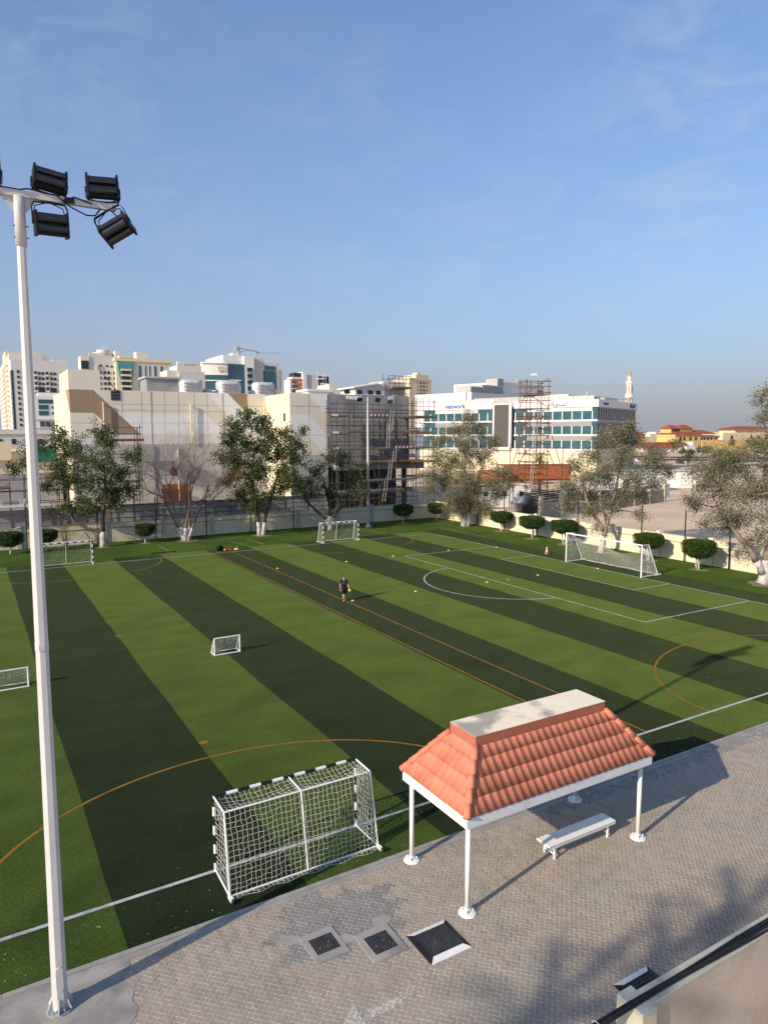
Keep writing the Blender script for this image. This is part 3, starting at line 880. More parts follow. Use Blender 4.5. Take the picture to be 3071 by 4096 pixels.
for (a, z, m) in ((41.3, 13.7, 'wall_cream'), (41.4, 11.45, 'white_paint'), (41.4, 9.4, 'white_paint')):
    bx('end_panel', m, sc1, a - 41.3, a + .9 - 41.3, -.21, -.166, z, z + .3)
for (a, z0, z1, ln) in ((50.0, 11.6, 14.7, .5), (49.6, 9.5, 12.6, .35), (50.6, 7.6, 9.7, .35), (49.8, 5.2, 7.9, .45), (48.9, 2.2, 5.4, .7)):
    ladder(a, 82.85, z0, z1, ln, 'pale aluminium ladder leaning on the tube scaffolding at height %s' % {11.6: 'of its top lift', 9.5: 'of its second lift', 7.6: 'of its middle lift', 5.2: 'of the canopy slab', 2.2: 'just above the boundary wall'}[z0])
sc2 = scaffold('corner_scaffold', 'narrow scaffold bay with dense tubes at the bare wing corner', 54.2, None, [54.2, 54.9, 55.5, 56.4, 57.3], 83.0, 87.5, 0, 16.6,
         [(z, 54.0, 57.6) for z in (15.8, 15.2, 14.6, 12.9, 12.2, 11.0, 10.2, 9.2, 8.2, 6.6, 5.8, 4.5, 3.2)], [(13.6, 53.9, 57.8, 'plank_grey'), (11.4, 54, 56.8, 'plank_wood'), (9.3, 54, 57.6, 'plank_grey'), (7.4, 53.6, 58.6, 'plank_wood'), (5.3, 54, 58, 'plank_grey')],
         [((54.2, 11.6), (56.4, 13.6)), ((54.4, 13.5), (56.2, 11.4)), ((55, 9.4), (57.2, 11.6)), ((56, 7.5), (58.3, 4.2)), ((54.5, 5.2), (57.5, 7.4))])
sc3 = scaffold('roof_scaffold', 'small scaffold with timber deck round the roof room of bare wing', 57.2, None, [57.2, 58.2, 59.0, 60.2, 61.0], 95.0, 97.0, 16.7, 20.4,
         [(z, 57.0, 61.2) for z in (17.6, 19.2, 19.9, 20.3)], [(18.4, 57.6, 61.2, 'plank_wood')], [((60.2, 16.9), (60.9, 19.8))])
sc4 = scaffold('mural_scaffold', 'freestanding scaffold deck in front of brown mural band', 15.3, None, [15.3, 15.65, 18.6, 18.95], 91.8, 93.2, 0, 12.6,
         [(z, 15.0, 19.2) for z in (12.3, 11.5, 9.0, 7.4, 5.6)], [(10.6, 14.2, 19.4, 'rust_board'), (6.6, 15.2, 19.0, 'plank_grey')], [((15.6, 5.8), (18.7, 9))])
sc5 = scaffold('low_scaffold', 'low guard rail scaffold along the foot of mural building', 5.2, None, [5.2, 7.6, 9.1, 13.5, 16.0, 18.5, 21.2, 24.5, 27.0, 30.4, 33.5, 36.6, 39.5, 42.3, 45.1, 47.9, 50.7, 53.5], 81.6, 82.4, 0, 4.1,
         [(z, 5, 53.9) for z in (3.6, 2.9, 2.3)], [], [((9, 2.2), (11, 3.8)), ((24.5, 2.2), (26, 3.6)), ((39.5, 2.3), (42, 3.8))], jig=.7)

# freestanding scaffold tower behind the sunlit wall
tw = empty('scaffold_tower', (75, 82, 0), math.radians(-24), 'tall rusty freestanding scaffold tower topped by a camera, near red container', 'scaffolding')
W2 = 1.7
for sx in (-W2, 0, W2):
    for sy in (-W2, W2):
        rod('standard', 'scaffold_rust', tw, (sx, sy, 0), (sx, sy, 19.6 + random.uniform(-.4, .5)), .062)
for k, z in enumerate([2.2, 3.4, 5, 6.0, 7.0, 8.2, 9.8, 11.0, 12.0, 13.0, 13.9, 15, 16.2, 17.4, 18.4, 19.2]):
    for sy in (-W2, W2):
        rod('ledger', 'scaffold_rust', tw, (-W2 - .4, sy, z + random.uniform(-.15, .15)), (W2 + .4, sy, z + random.uniform(-.15, .15)), .055)
    for sx in (-W2, W2):
        rod('ledger', 'scaffold_rust', tw, (sx, -W2 - .4, z), (sx, W2 + .4, z + .2), .055)
for k in range(8):
    z = 2 + k * 2.2
    s = 1 if k % 2 else -1
    rod('brace', 'scaffold_rust', tw, (-W2 * s, -W2 - .06, z), (W2 * s, -W2 - .06, z + 2.2), .052)
    rod('brace', 'scaffold_rust', tw, (-W2 - .06, -W2 * s, z), (-W2 - .06, W2 * s, z + 2.2), .052)
for sx in (-1, 1):
    for zt in (9, 13):
        rod('outrigger', 'scaffold_rust', tw, (sx * (W2 + 2.6), -W2, 3 if zt == 9 else 5), (sx * W2, -W2, zt), .062)
    rod('standard', 'scaffold_rust', tw, (sx * (W2 + 2.4), -W2, 0), (sx * (W2 + 2.4), -W2, 10), .062)
for z in (4, 6.6, 9.2):
    rod('ledger', 'scaffold_rust', tw, (-W2 - 2.7, -W2 - .05, z), (W2 + 2.7, -W2 - .05, z), .055)
for z, h in ((17.1, .1), (13.7, .1), (6.5, .1)):
    bx('deck', 'plank_wood', tw, -W2 - .3, W2 + .3, -W2, W2, z, z + h)
for z0, z1, x in ((3.2, 9.5, -.9), (9.0, 13.7, -.6), (13.7, 17.1, .2)):
    for s in (-.2, .2):
        rod('ladder_rail', 'ladder_pale', tw, (x + s, -W2 - .25, z0), (x + s + .6, -W2 - .1, z1), .055)
    for k in range(1, int((z1 - z0) / .5)):
        f = k * .5 / (z1 - z0)
        rod('ladder_rung', 'ladder_pale', tw, (x - .2 + .6 * f, -W2 - .2, z0 + k * .5), (x + .2 + .6 * f, -W2 - .2, z0 + k * .5), .03)
rod('camera_pole', 'galvanised', tw, (0, 0, 17.2), (0, 0, 20.1), .06)
bx('camera', 'white_paint', tw, -.5, .35, -.15, .15, 20.1, 20.4)

# ------------------------------------------------------------------ office block with signs
az = math.radians(24.4)
net = empty('office_block', (145.7, 134.6, 0), az, 'white office block with blue glass bands, dark screen panel and blue lettering', 'building')
# local +y runs along the main face to the left, local +x along the shaded side face; face normal is -x
bx('core', 'office_grey', net, .6, 36.0, .6, 54.5, 0, 18.3)
bx('base_wall', 'office_cream', net, 0, 35.5, 0, 56, 0, 6.9)
bx('base_ledge', 'office_white', net, -.25, 35.6, -.25, 56.2, 6.55, 7.05)
for a, c in ((-.3, 24.0), (30.9, 53.0)):
    bx('sign_fascia', 'office_white', net, -.35, .59, a, c, 18.35, 20.3)
bx('sign_fascia', 'office_white', net, .6, 36.3, -.3, .9, 18.35, 20.3)
bx('roof_slab', 'office_grey', net, .6, 36, .91, 54, 18.36, 18.9)
for fl in range(3):
    z0 = 7.1 + fl * 3.95
    for a, c in ((0.0, 24.0), (31.0, 54.4)):
        bx('floor_band', 'office_white', net, -.15, .59, a, c, z0 + 3.45, z0 + 3.93)
        bx('glass_band', 'glass_blue', net, .12, .58, a + .05, c - .05, z0, z0 + 3.44)
        for k in range(5 if fl < 2 else 4):
            z = z0 + 2.2 + k * .25 + (0 if fl < 2 else .1)
            bx('louvre_blade', 'louvre' if fl < 2 else 'office_white', net, -.05, .11, a + (1.5 if a < 1 else 4.6), c - (4 if a < 1 else 4.2), z, z + (.13 if fl < 2 else .2))
        y = a + 1.45
        while y < c:
            bx('mullion', 'office_white', net, -.02, .115, y - .12, y + .12, z0 + .01, z0 + 2.18)
            y += 2.78
    # shaded side: its shade is put into greyer bands, mullions and dark glass
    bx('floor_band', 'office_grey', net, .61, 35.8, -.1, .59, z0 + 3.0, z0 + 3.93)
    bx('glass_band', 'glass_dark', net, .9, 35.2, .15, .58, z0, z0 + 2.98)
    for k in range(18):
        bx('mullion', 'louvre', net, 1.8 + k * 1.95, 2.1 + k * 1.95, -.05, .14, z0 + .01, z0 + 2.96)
bx('screen_frame', 'office_white', net, -.9, -.2, 24.6, 30.4, 6.6, 19.9)
bx('screen', 'screen_dark', net, -.96, -.905, 25.3, 29.9, 7.4, 19.5)
bx('recess', 'glass_dark', net, .3, .55, 23.9, 24.6, 7.1, 18.3)
bx('recess', 'glass_dark', net, .3, .55, 30.4, 31.0, 7.1, 18.3)
def sign_text(txt, m, parent, loc, rot, size, ext=.06):
    cu = bpy.data.curves.new('sign_text', 'FONT')
    cu.body = txt; cu.size = size; cu.extrude = ext; cu.align_x = 'LEFT'; cu.offset = size * .012
    o = bpy.data.objects.new('lettering', cu)
    COL.objects.link(o)
    dg = bpy.context.evaluated_depsgraph_get()
    me = bpy.data.meshes.new_from_object(o.evaluated_get(dg))
    bpy.data.objects.remove(o)
    me.materials.clear(); me.materials.append(MATS[m])
    q = bpy.data.objects.new('lettering', me)
    COL.objects.link(q)
    q.parent = parent; q.location = loc; q.rotation_euler = rot
    return q
RX = (math.pi / 2, 0, -math.pi / 2)
lt = sign_text('network', 'sign_blue', net, (-.45, 46.5, 18.78), RX, 1.95)
lt['label'] = 'blue lower case lettering'
ax_ = MB().add([(-.45, 40.6, 19.6), (-.45, 40.3, 19.6), (-.45, 39.85, 19.2), (-.45, 40.3, 18.8), (-.45, 40.6, 18.8), (-.45, 40.15, 19.2)], [(0, 1, 2, 5), (5, 2, 3, 4)]).build('sign_arrow', 'sign_orange', net)
# the Arabic wordmark, drawn as strokes; u runs left to right as read from outside
def strokes(parent, fn, paths, r, m='sign_blue'):
    for P in paths:
        b = MB().tube([fn(u, z) for u, z in P], r, 6)
        b.build('sign_stroke', m, parent)
arabic = [
    [(0.55, .55), (.15, .45), (.1, .2), (.35, .05), (.9, .05), (1.5, .05)],          # kaf base
    [(1.5, .05), (1.6, .6), (1.55, 1.25)], [(.75, .75), (1.0, .85), (.75, .62), (1.05, .66)],
    [(2.05, .45), (2.1, .1), (1.95, -.2), (1.75, -.3)],                             # ra
    [(2.75, .1), (2.45, .15), (2.5, .5), (2.75, .5), (2.8, .1), (2.65, -.2), (2.35, -.32)],  # waw
    [(3.1, .05), (5.0, .05)], [(3.35, .05), (3.35, .45)], [(4.25, .05), (4.25, .45)], [(5.0, .05), (5.05, .75), (4.95, 1.2)],
    [(4.1, .75), (4.2, .75)], [(4.35, .75), (4.45, .75)], [(3.25, .72), (3.38, .72)],
]
strokes(net, lambda u, z: (-.42, 14.0 - u * 1.05, 18.8 + z * .98), arabic, .11)
sign_text('network', 'sign_blue', net, (3.6, -.36, 18.95), (math.pi / 2, 0, 0), 1.25)
strokes(net, lambda u, z: (27.9 + u, -.40, 18.95 + z * .98), arabic, .14)
# roof plant on the office block
for (x0, x1, y0, y1, z1, m) in ((4, 14, 4, 20, 21.6, 'hvac'), (6, 16, 24, 40, 21.9, 'hvac'), (3, 7, 42, 50, 21.4, 'hvac'), (18, 30, 4, 12, 21.6, 'hvac'), (10, 20, 12, 22, 22.4, 'office_white')):
    bx('roof_plant', m, net, x0, x1, y0, y1, 18.91, z1)
for k in range(27):
    rod('roof_railing', 'louvre', net, (1.2, 1.5 + k * 1.95, 18.9), (1.2, 1.5 + k * 1.95, 21.4), .05)
bx('roof_screen', 'louvre', net, 1.25, 1.32, 1.5, 22, 20.3, 21.4); bx('roof_screen', 'louvre', net, 1.25, 1.32, 31, 52, 20.3, 21.3)
for k in range(16):
    rod('roof_railing', 'louvre', net, (3 + 2 * k, 1.2, 18.9), (3 + 2 * k, 1.2, 21.2), .06)
rod('roof_railing', 'louvre', net, (3, 1.2, 21.2), (33, 1.2, 21.2), .06)
for q in ((8, 44), (26, 12)):
    rod('vent_pipe', 'hvac', net, (q[0], q[1], 18.9), (q[0], q[1], 24.0), .35)

def windows(parent, m, pts, w, h, y, dy=.25, frame=None):
    for x, z in pts:
        o = bx('window', m, parent, x - w / 2, x + w / 2, y - dy, y - .01, z - h / 2, z + h / 2)

# block behind the office
ob = empty('white_office_annex', (177, 230, 0), math.radians(16), 'stepped white office annex with louvred rooftop screens behind the glass office', 'building')
bx('wall', 'office_white', ob, 0, 64, 0, 30, 0, 27.8)
bx('upper_wall', 'office_white', ob, 27, 62, 4, 30, 27.8, 33.4)
bx('louvre_screen', 'hvac', ob, 0, 7.6, .5, 8, 27.81, 30.2); bx('louvre_screen', 'hvac', ob, 8, 22, .5, 9, 27.81, 31.2); bx('louvre_screen', 'hvac', ob, 22.5, 27, 3, 9, 27.81, 34.6)
bx('window', 'glass_blue', ob, 56, 61, 3.9, 3.99, 29.4, 31)
for k in range(24):
    bx('screen_post', 'office_grey', ob, .2 + k * .95, .35 + k * .95, .38, .49, 27.81, 31.2 if k > 8 else 30.2)
rod('spire', 'hvac', ob, (48, 10, 33.4), (48, 10, 36.5), .25)

# ------------------------------------------------------------------ towers on the skyline
b1 = empty('apartment_block', (24.5, 440, 0), 0, 'long pale apartment block with sunlit balcony side, behind the near floodlight mast', 'building')
bx('front_wall', 'tower_grey', b1, 0, 29, .02, 30, 0, 52.2)
bx('balcony_wing', 'tower_white', b1, -.02, 20, 13, 150, 0, 56.5)
bx('balcony_wing', 'tower_cream', b1, -.3, 20, 40, 75, 0, 60.5)
bx('roof_plant', 'tower_grey', b1, 11, 15.8, 4, 12, 52.21, 55.6)
bx('roof_edge', 'tower_white', b1, 20.5, 29, .5, 10, 52.21, 53.0)
bx('dark_strip', 'glass_dark', b1, -.1, 0.9, -.1, 12, 13, 46.3)
for r in range(12):
    z = 45.6 - r * 2.9
    windows(b1, 'glass_dark', [(3.3, z), (6.6, z)], 1.2, 1.4, 0)
    if r < 3:
        windows(b1, 'glass_dark', [(x, z - .5) for x in (13.8, 15.6, 19.9, 21.7, 25.0)], 1.2, 1.4, 0)
    for x in (11.9, 17.7):
        bx('balcony', 'tower_white', b1, x - .9, x + .9, -1.0, .0, z - 2.1, z - 1.2)
        bx('window', 'glass_dark', b1, x - .6, x + .6, -.2, .01, z - 1.1, z + .5)
windows(b1, 'glass_dark', [(14.6, 35.9), (20.6, 35.5)], 3.2, 3.4, 0)
for r in range(14):
    z = 52 - r * 2.9
    for yy in (47, 58, 68, 84, 96, 108, 122, 136):
        bx('window', 'glass_dark', b1, -.45 if yy < 76 and yy > 40 else -.15, .1, yy - 1.2, yy + 1.2, z - .9, z + .6)
    bx('balcony', 'villa_cream' if r > 4 else 'tower_white', b1, -1.6, -.02, 61, 65, z - 1.6, z - .7)
    bx('balcony', 'tower_white', b1, -1.4, -.02, 24, 30, z - 1.6, z - .7)
b2 = empty('glass_banded_office', (32.0, 400, 0), 0, 'small white office with four blue glass bands left of mural building', 'building')
bx('wall', 'office_white', b2, 0, 13, 0, 20, 0, 31.0)
bx('roof_room', 'office_white', b2, 2, 11, 3, 14, 31.0, 32.6)
for z0, z1, x1 in ((27.0, 29.0, 9.4), (24.0, 26.3, 6.2), (21.0, 23.3, 6.2)):
    bx('glass_band', 'glass_blue', b2, 1.6, x1, -.2, -.01, z0, z1)
for z0 in (15.3, 11.4, 7.5):
    for x in (1.9, 4.6):
        bx('window', 'glass_blue', b2, x, x + 2.2, -.2, -.01, z0, z0 + 2.5)
for z in (18.6, 14.4):
    bx('balcony_slab', 'tower_grey', b2, -.2, 9, -2.5, -.02, z, z + .5)
for z in (25, 22, 16.5):
    bx('window', 'glass_dark', b2, 7.6, 8.6, -.2, -.01, z - .5, z + .6)
b3 = empty('round_topped_tower', (57.2, 420, 0), 0, 'pale tower with round roof drum, portholes and tall antennas', 'building')
bx('wall', 'tower_grey', b3, 4.0, 20.6, .02, 25, 0, 53.5)
MB().yprism([(4.02, 53.52), (20.4, 53.52), (20.4, 53.6), (4.4, 55.8)], .03, 1.0).build('sloping_parapet', 'tower_grey', b3)
bx('sunlit_bay', 'tower_white', b3, 0, 4.4, -.5, 10, 0, 53.8)
bx('bay_glass', 'glass_dark', b3, .1, 4.0, -.7, -.51, 46.8, 51.2)
MB().lathe([(5.2, 0), (5.2, 2.4), (5.6, 2.5), (5.6, 3.0), (3.4, 3.1), (3.4, 4.6)], (13, 8, 53.6), 24).build('roof_drum', 'tower_white', b3)
bx('lift_tower', 'tower_white', b3, 18.2, 20.7, 1, 6, 53.6, 57.6)
bx('low_bay', 'tower_white', b3, 7.3, 20.7, -.9, .01, 0, 46.2)
bx('low_bay_edge', 'tower_white', b3, 7.3, 8.5, -.9, .01, 46.21, 49.4)
for k in range(4):
    rod('antenna', 'tower_white', b3, (12.8 + k * .9, 8, 58), (12.8 + k * .9, 8, 62.0 - (k % 2)), .09)
for x, z in ((10.1, 49), (13.4, 48.9), (16, 48.6)):
    rod('porthole', 'glass_dark', b3, (x, -.25, z), (x, .05, z), .65)
for r in range(6):
    z = 45.2 - r * 3.0
    windows(b3, 'glass_dark', [(x, z) for x in (9.4, 12.0, 14.0, 17.1)], 1.25, 1.6, -.9)
b4 = empty('green_glass_tower', (74.4, 415, 0), 0, 'cream tower with curved green glass bay and stacked balconies', 'building')
bx('wall', 'tower_cream', b4, 0, 30, .02, 30, 0, 51.5)
bx('side_wall', 'tower_grey', b4, 11.4, 30.1, -.03, 30, 0, 50.2)
bx('cornice', 'tower_cream', b4, -.6, 30.6, -.6, 30, 51.51, 53.2)
bx('roof_room', 'tower_white', b4, 12, 18.5, 4, 12, 53.21, 57.6)
bx('roof_room', 'tower_cream', b4, 1.8, 9, -.8, 5, 53.21, 54.4)
MB().yprism([(1, 51.2), (9.6, 51.2), (9.6, 49), (7.6, 35), (3.2, 35), (1, 47)], -.6, -.01).build('green_bay', 'glass_green', b4)
for z in (46.2, 43.2, 40.2, 37.2):
    bx('balcony', 'tower_orange' if False else 'tower_cream', b4, 2.4, 7.8, -1.8, -.61, z, z + 1.0)
    bx('balcony_shade', 'glass_dark', b4, 2.9, 7.2, -.8, -.61, z - 1.6, z - .02)
for x in (12.2, 20.5, 24.0):
    bx('glass_strip', 'glass_blue', b4, x, x + 1.1, -.2, -.031, 20, 49.5)
for x in (15.5, 17.8):
    bx('dark_strip', 'glass_dark', b4, x, x + .5, -.2, -.031, 20, 49.5)
b4b = empty('plant_roofed_block', (60.2, 230, 0), 0, 'grey and white block with row of rooftop cooling units', 'building')
bx('wall', 'tower_grey', b4b, 0, 8.4, 0, 12, 0, 31.3)
bx('upper_wall', 'tower_white', b4b, -.4, 7.5, .5, 10, 31.3, 33.2)
bx('side_wall', 'tower_white', b4b, -3.5, -.02, 1, 10, 0, 31.6)
for k in range(7):
    rod('cooling_unit', 'hvac', b4b, (2.4 + k * .75, 1, 33.2), (2.4 + k * .75, 1, 34.1), .32)
for x in (-.1, .6):
    rod('dish', 'white_paint', b4b, (x, .8, 33.2), (x, .5, 34.3), .28)
b5 = empty('blue_glass_hotel', (106.2, 360, 0), 0, 'white hotel block with curved blue glass front and roof gantry crane', 'building')
n = 14
poly = [(12.6 * k / n, -3.2 * math.sin(math.pi * .5 * k / n) + 1.2) for k in range(n + 1)] + [(12.6, 12), (0, 12)]
MB().prism(poly, 0, 46.8).build('curved_wing', 'office_white', b5)
pg = [(x - .05, y - .15) for x, y in poly[:n + 1]] + [(12.6, 1), (0, 2.5)]
MB().prism(pg, 15, 41.3).build('curved_glass', 'glass_blue', b5)
ps = [(x - .1, y - .4) for x, y in poly[:n + 1]] + [(12.6, 1), (0, 2.5)]
for z in (38.2, 33.0, 27.8):
    MB().prism(ps, z, z + .55).build('sun_shelf', 'office_white', b5)
MB().prism([(x - .2, y - .6) for x, y in poly[:n + 1]] + [(12.6, 3), (0, 3)], 47.0, 47.7).build('roof_visor', 'office_white', b5)
bx('beige_inset', 'tower_cream', b5, 7.4, 12.3, -2.2, -1.9, 43.2, 45.4)
bx('main_wall', 'office_white', b5, 10.9, 27.0, .4, 30, 0, 51.8)
bx('glass_front', 'glass_blue', b5, 12.7, 21.5, -1.6, .39, 15, 47.2)
bx('glass_shelf', 'office_white', b5, 12.7, 19.8, -1.9, -1.61, 38.6, 39.2)
bx('balcony_tower', 'office_white', b5, 21.55, 27.0, -1.5, .39, 0, 51.5)
for k in range(8):
    z = 45.3 - k * 3.2
    bx('balcony_opening', 'glass_dark', b5, 23.1, 26.0, -1.7, -1.51, z - 1.6, z + .3)
    bx('balcony_front', 'glass_green', b5, 22.9, 26.2, -2.3, -1.71, z - 2.2, z - 1.5)
bx('side_wall', 'tower_grey', b5, 27.02, 41.6, .3, 30, 0, 49.0)
bx('side_wall', 'tower_grey', b5, 27.02, 33.3, .25, 30, 49.01, 51.2)
bx('low_side_wall', 'tower_grey', b5, 41.62, 44.3, .6, 30, 0, 45.4)
bx('side_glass', 'glass_blue', b5, 32.6, 39.7, .05, .28, 22, 44.6)
bx('side_glass', 'glass_blue', b5, 33.5, 39.4, .05, .28, 45.1, 47.2)
bx('roof_room', 'office_white', b5, 16.6, 20.2, 2, 8, 51.81, 53.2)
cr = empty('gantry_crane', (127.0, 364, 52.9), 0, 'grey building maintenance crane with long jib on the hotel roof', 'crane')
rod('mast', 'hvac', cr, (0, 0, -1.1), (0, 0, 3.6), .5)
bx('cab', 'hvac', cr, -2.0, -.4, -.8, .8, 2.2, 4.0)
rod('jib', 'hvac', cr, (-.4, 0, 3.4), (10.8, 0, 1.8), .35)
rod('jib_extension', 'louvre', cr, (9.5, .4, 1.2), (21.6, .4, 2.0), .22)
rod('strut', 'hvac', cr, (0, 0, .8), (4.5, 0, 2.6), .2)
bx('hook_block', 'hvac', cr, 9.0, 9.8, -.4, .4, -.2, 1.5)
bx('jib_tip', 'hvac', cr, 21.4, 22.4, 0, .8, 1.6, 2.3)
b6 = empty('orange_fronted_block', (200.7, 470, 0), 0, 'apartment block with orange brick bay, white slab and dark balconies', 'building')
bx('orange_bay', 'tower_orange', b6, 1.0, 9.6, -.6, 10, 0, 50.0)
bx('white_slab', 'office_white', b6, -.1, 1.0, -.4, 10, 0, 49.4)
bx('white_slab', 'office_white', b6, 9.62, 12.6, -1.2, 10, 0, 55.2)
bx('side_wall', 'tower_grey', b6, 12.62, 21.6, -.2, 20, 0, 53.2)
bx('balcony_core', 'glass_dark', b6, 21.62, 31, 0, 20, 0, 52.6)
bx('roof_room', 'glass_dark', b6, 3.9, 9.4, 1, 10, 51.3, 54.4)
bx('roof_room', 'office_white', b6, 2, 9.6, 0, 10, 50.01, 51.29)
for k in range(7):
    z = 50.2 - k * 3.6
    bx('balcony', 'office_white', b6, 21.0 if k % 2 == 0 else 24, 26.4 if k % 2 == 0 else 31.2, -1.6, -.01, z, z + .9)
for x in (21.7, 25.9, 28, 31):
    bx('pergola_post', 'office_white', b6, x, x + .4, -.3, .1, 40, 55.2 if x < 28 else 53.8)
bx('pergola_beam', 'office_white', b6, 21.7, 26.3, -.3, .1, 55.2, 55.6)
for k in range(4):
    z = 47.5 - k * 3.1
    bx('window', 'glass_blue', b6, 1.6, 4.6, -.8, -.61, z - 1, z + .8)
    bx('balcony', 'office_white', b6, 1.4, 5, -1.5, -.61, z - 1.5, z - 1.05)
    for x in (6.6, 8.4):
        bx('window', 'office_white', b6, x, x + .9, -.75, -.61, z - .4, z + .5)
lowb = empty('white_roof_building', (109.8, 240, 0), 0, 'low white flat roofed building with stepped parapets, left of scaffolded wing', 'building')
bx('wall', 'office_white', lowb, 0, 8.6, 0, 10, 0, 26.9); bx('roof_slab', 'office_white', lowb, -.6, 9.2, -.6, 10, 26.91, 27.7)
bx('tall_block', 'tower_white', lowb, 9.4, 14.2, 2, 12, 0, 29.8); bx('wall', 'office_white', lowb, 14.22, 20, 2.5, 12, 0, 28.4)
bx('wall', 'office_white', lowb, 20.2, 32, 3, 14, 0, 27.2); bx('roof_room', 'tower_white', lowb, 24, 28, 4, 10, 27.21, 29)
b7 = empty('cream_tower', (320.7, 500, 0), math.radians(8), 'tall cream residential tower rising left of the office block', 'building')
bx('wall', 'tower_cream', b7, 0, 24, 0, 22, 0, 57.2)
bx('cornice', 'tower_cream', b7, -.3, 24.3, -.3, 22.3, 55.6, 56.2)
bx('crown', 'tower_cream', b7, 8.5, 23, 2, 18, 57.21, 60.2); bx('crown', 'tower_cream', b7, 11.5, 15, 4, 10, 60.21, 62)
for r in range(11):
    z = 53.4 - r * 3.0
    windows(b7, 'glass_dark', [(12, z), (15.6, z)], 1.7, 1.6, 0, .2)
    windows(b7, 'glass_dark', [(8.6, z), (19.0, z)], .9, 1.0, 0, .2)
    for yy in (5, 11, 17):
        bx('window', 'glass_dark', b7, 24.0, 24.2, yy - 1.5, yy + 1.5, z - .9, z + .8)
mn = empty('minaret', (491.8, 420, 0), 0, 'slender minaret with brown and white bands and pointed cap', 'minaret')
MB().lathe([(2.7, 0), (2.6, 40.5)], (0, 0, 0), 12).build('lower_shaft', 'brown_clad', mn)
MB().lathe([(2.75, 40.5), (3.5, 41.2), (3.5, 43.6), (3.2, 43.6)], (0, 0, 0), 12).build('balcony', 'pink_clad', mn)
MB().lathe([(2.4, 43.6), (2.35, 52.2), (3.1, 53), (3.1, 54.8), (2.0, 54.9)], (0, 0, 0), 12).build('middle_shaft', 'pink_clad', mn)
MB().lathe([(1.9, 54.9), (1.8, 58.6), (2.2, 58.8), (2.2, 59.3)], (0, 0, 0), 12).build('lantern', 'tower_white', mn)
MB().lathe([(2.1, 59.3), (1.2, 61.3), (.15, 64.2), (.1, 66)], (0, 0, 0), 12).build('pointed_cap', 'brown_clad', mn)
for k in range(6):
    a = 2 * math.pi * (k + .5) / 6
    bx('arch_panel', 'brown_clad', mn, 2.35 * math.cos(a) - .35, 2.35 * math.cos(a) + .35, 2.35 * math.sin(a) - .35, 2.35 * math.sin(a) + .35, 45, 51)
    bx('arch_panel', 'tower_white', mn, 2.6 * math.cos(a) - .4, 2.6 * math.cos(a) + .4, 2.6 * math.sin(a) - .4, 2.6 * math.sin(a) + .4, 33, 39.5)

# ------------------------------------------------------------------ villas and far right
def hip_roof(name, parent, x0, x1, y0, y1, z0, z1, inset, m='red_tile_far'):
    c = (y0 + y1) / 2
    vs = [(x0, y0, z0), (x1, y0, z0), (x1, y1, z0), (x0, y1, z0), (x0 + inset, c, z1), (x1 - inset, c, z1)]
    return MB().add(vs, [(0, 1, 5, 4), (1, 2, 5), (2, 3, 4, 5), (3, 0, 4), (3, 2, 1, 0)]).build(name, m, parent)
vl = empty('yellow_villa', (396, 300, 0), math.radians(-8), 'yellow villa with red tiled hip roofs and arched windows', 'villa')
bx('wall', 'villa_yellow', vl, 0, 22, 0, 16, 0, 10.0); bx('wall', 'villa_cream', vl, 22, 36, 1.5, 16, 0, 9.6)
bx('cornice', 'villa_cream', vl, -.5, 22.5, -.5, 16.5, 9.2, 10.1)
hip_roof('roof', vl, -1, 37, -1.2, 17, 10.12, 13.0, 6)
bx('upper_wall', 'villa_yellow', vl, 1, 19.4, 5, 14, 10, 13.8); hip_roof('roof', vl, .2, 9.6, 4, 15, 13.82, 16.2, 2); hip_roof('roof', vl, 9.8, 20.4, 4, 15, 13.82, 16.3, 2)
bx('upper_window', 'glass_dark', vl, 2, 8.5, 4.85, 4.99, 12.0, 13.6)
for x in (4.6, 7.8, 13.0, 17.8):
    MB().yprism([(x - .8, 6.3), (x + .8, 6.3), (x + .8, 7.9)] + [(x + .8 * math.cos(t), 7.9 + .7 * math.sin(t)) for t in np.linspace(.4, 2.7, 7)] + [(x - .8, 7.9)], -.2, -.01).build('arched_window', 'glass_dark', vl)
for x in (24, 27, 30, 33):
    bx('window', 'glass_dark', vl, x - .6, x + .6, 1.3, 1.49, 6, 8)
vg = empty('gabled_villa', (372, 322, 0), 0, 'cream gabled villa with red roof left of the yellow villa', 'villa')
bx('wall', 'villa_cream', vg, 0, 22, 0, 14, 0, 9.6); hip_roof('roof', vg, -1, 23, -1, 15, 9.62, 13.2, 5)
MB().yprism([(0, 9.6), (7, 9.6), (3.5, 13)], -1.5, .4).build('gable', 'villa_cream', vg)
vc = empty('cream_villa', (434, 292, 0), math.radians(-8), 'pale cream villa with arched window right of yellow villa', 'villa')
bx('wall', 'villa_cream', vc, 0, 60, 0, 18, 0, 11.2); bx('upper_wall', 'villa_cream', vc, 14, 52, 3, 16, 11.2, 13.4)
for x in (8, 26, 33, 40):
    MB().yprism([(x - 1, 6.6), (x + 1, 6.6), (x + 1, 8.4)] + [(x + math.cos(t), 8.4 + .9 * math.sin(t)) for t in np.linspace(.4, 2.7, 7)] + [(x - 1, 8.4)], -.2, -.01).build('arched_window', 'glass_dark', vc)
hip_roof('roof', vc, 12, 54, 1, 18, 13.42, 15.5, 8)
gw = empty('garden_wall_building', (353, 290, 0), 0, 'long low building with dark red tiled lean-to roof behind the truck', 'building')
bx('wall', 'villa_cream', gw, 0, 49, 0, 8, 0, 2.0)
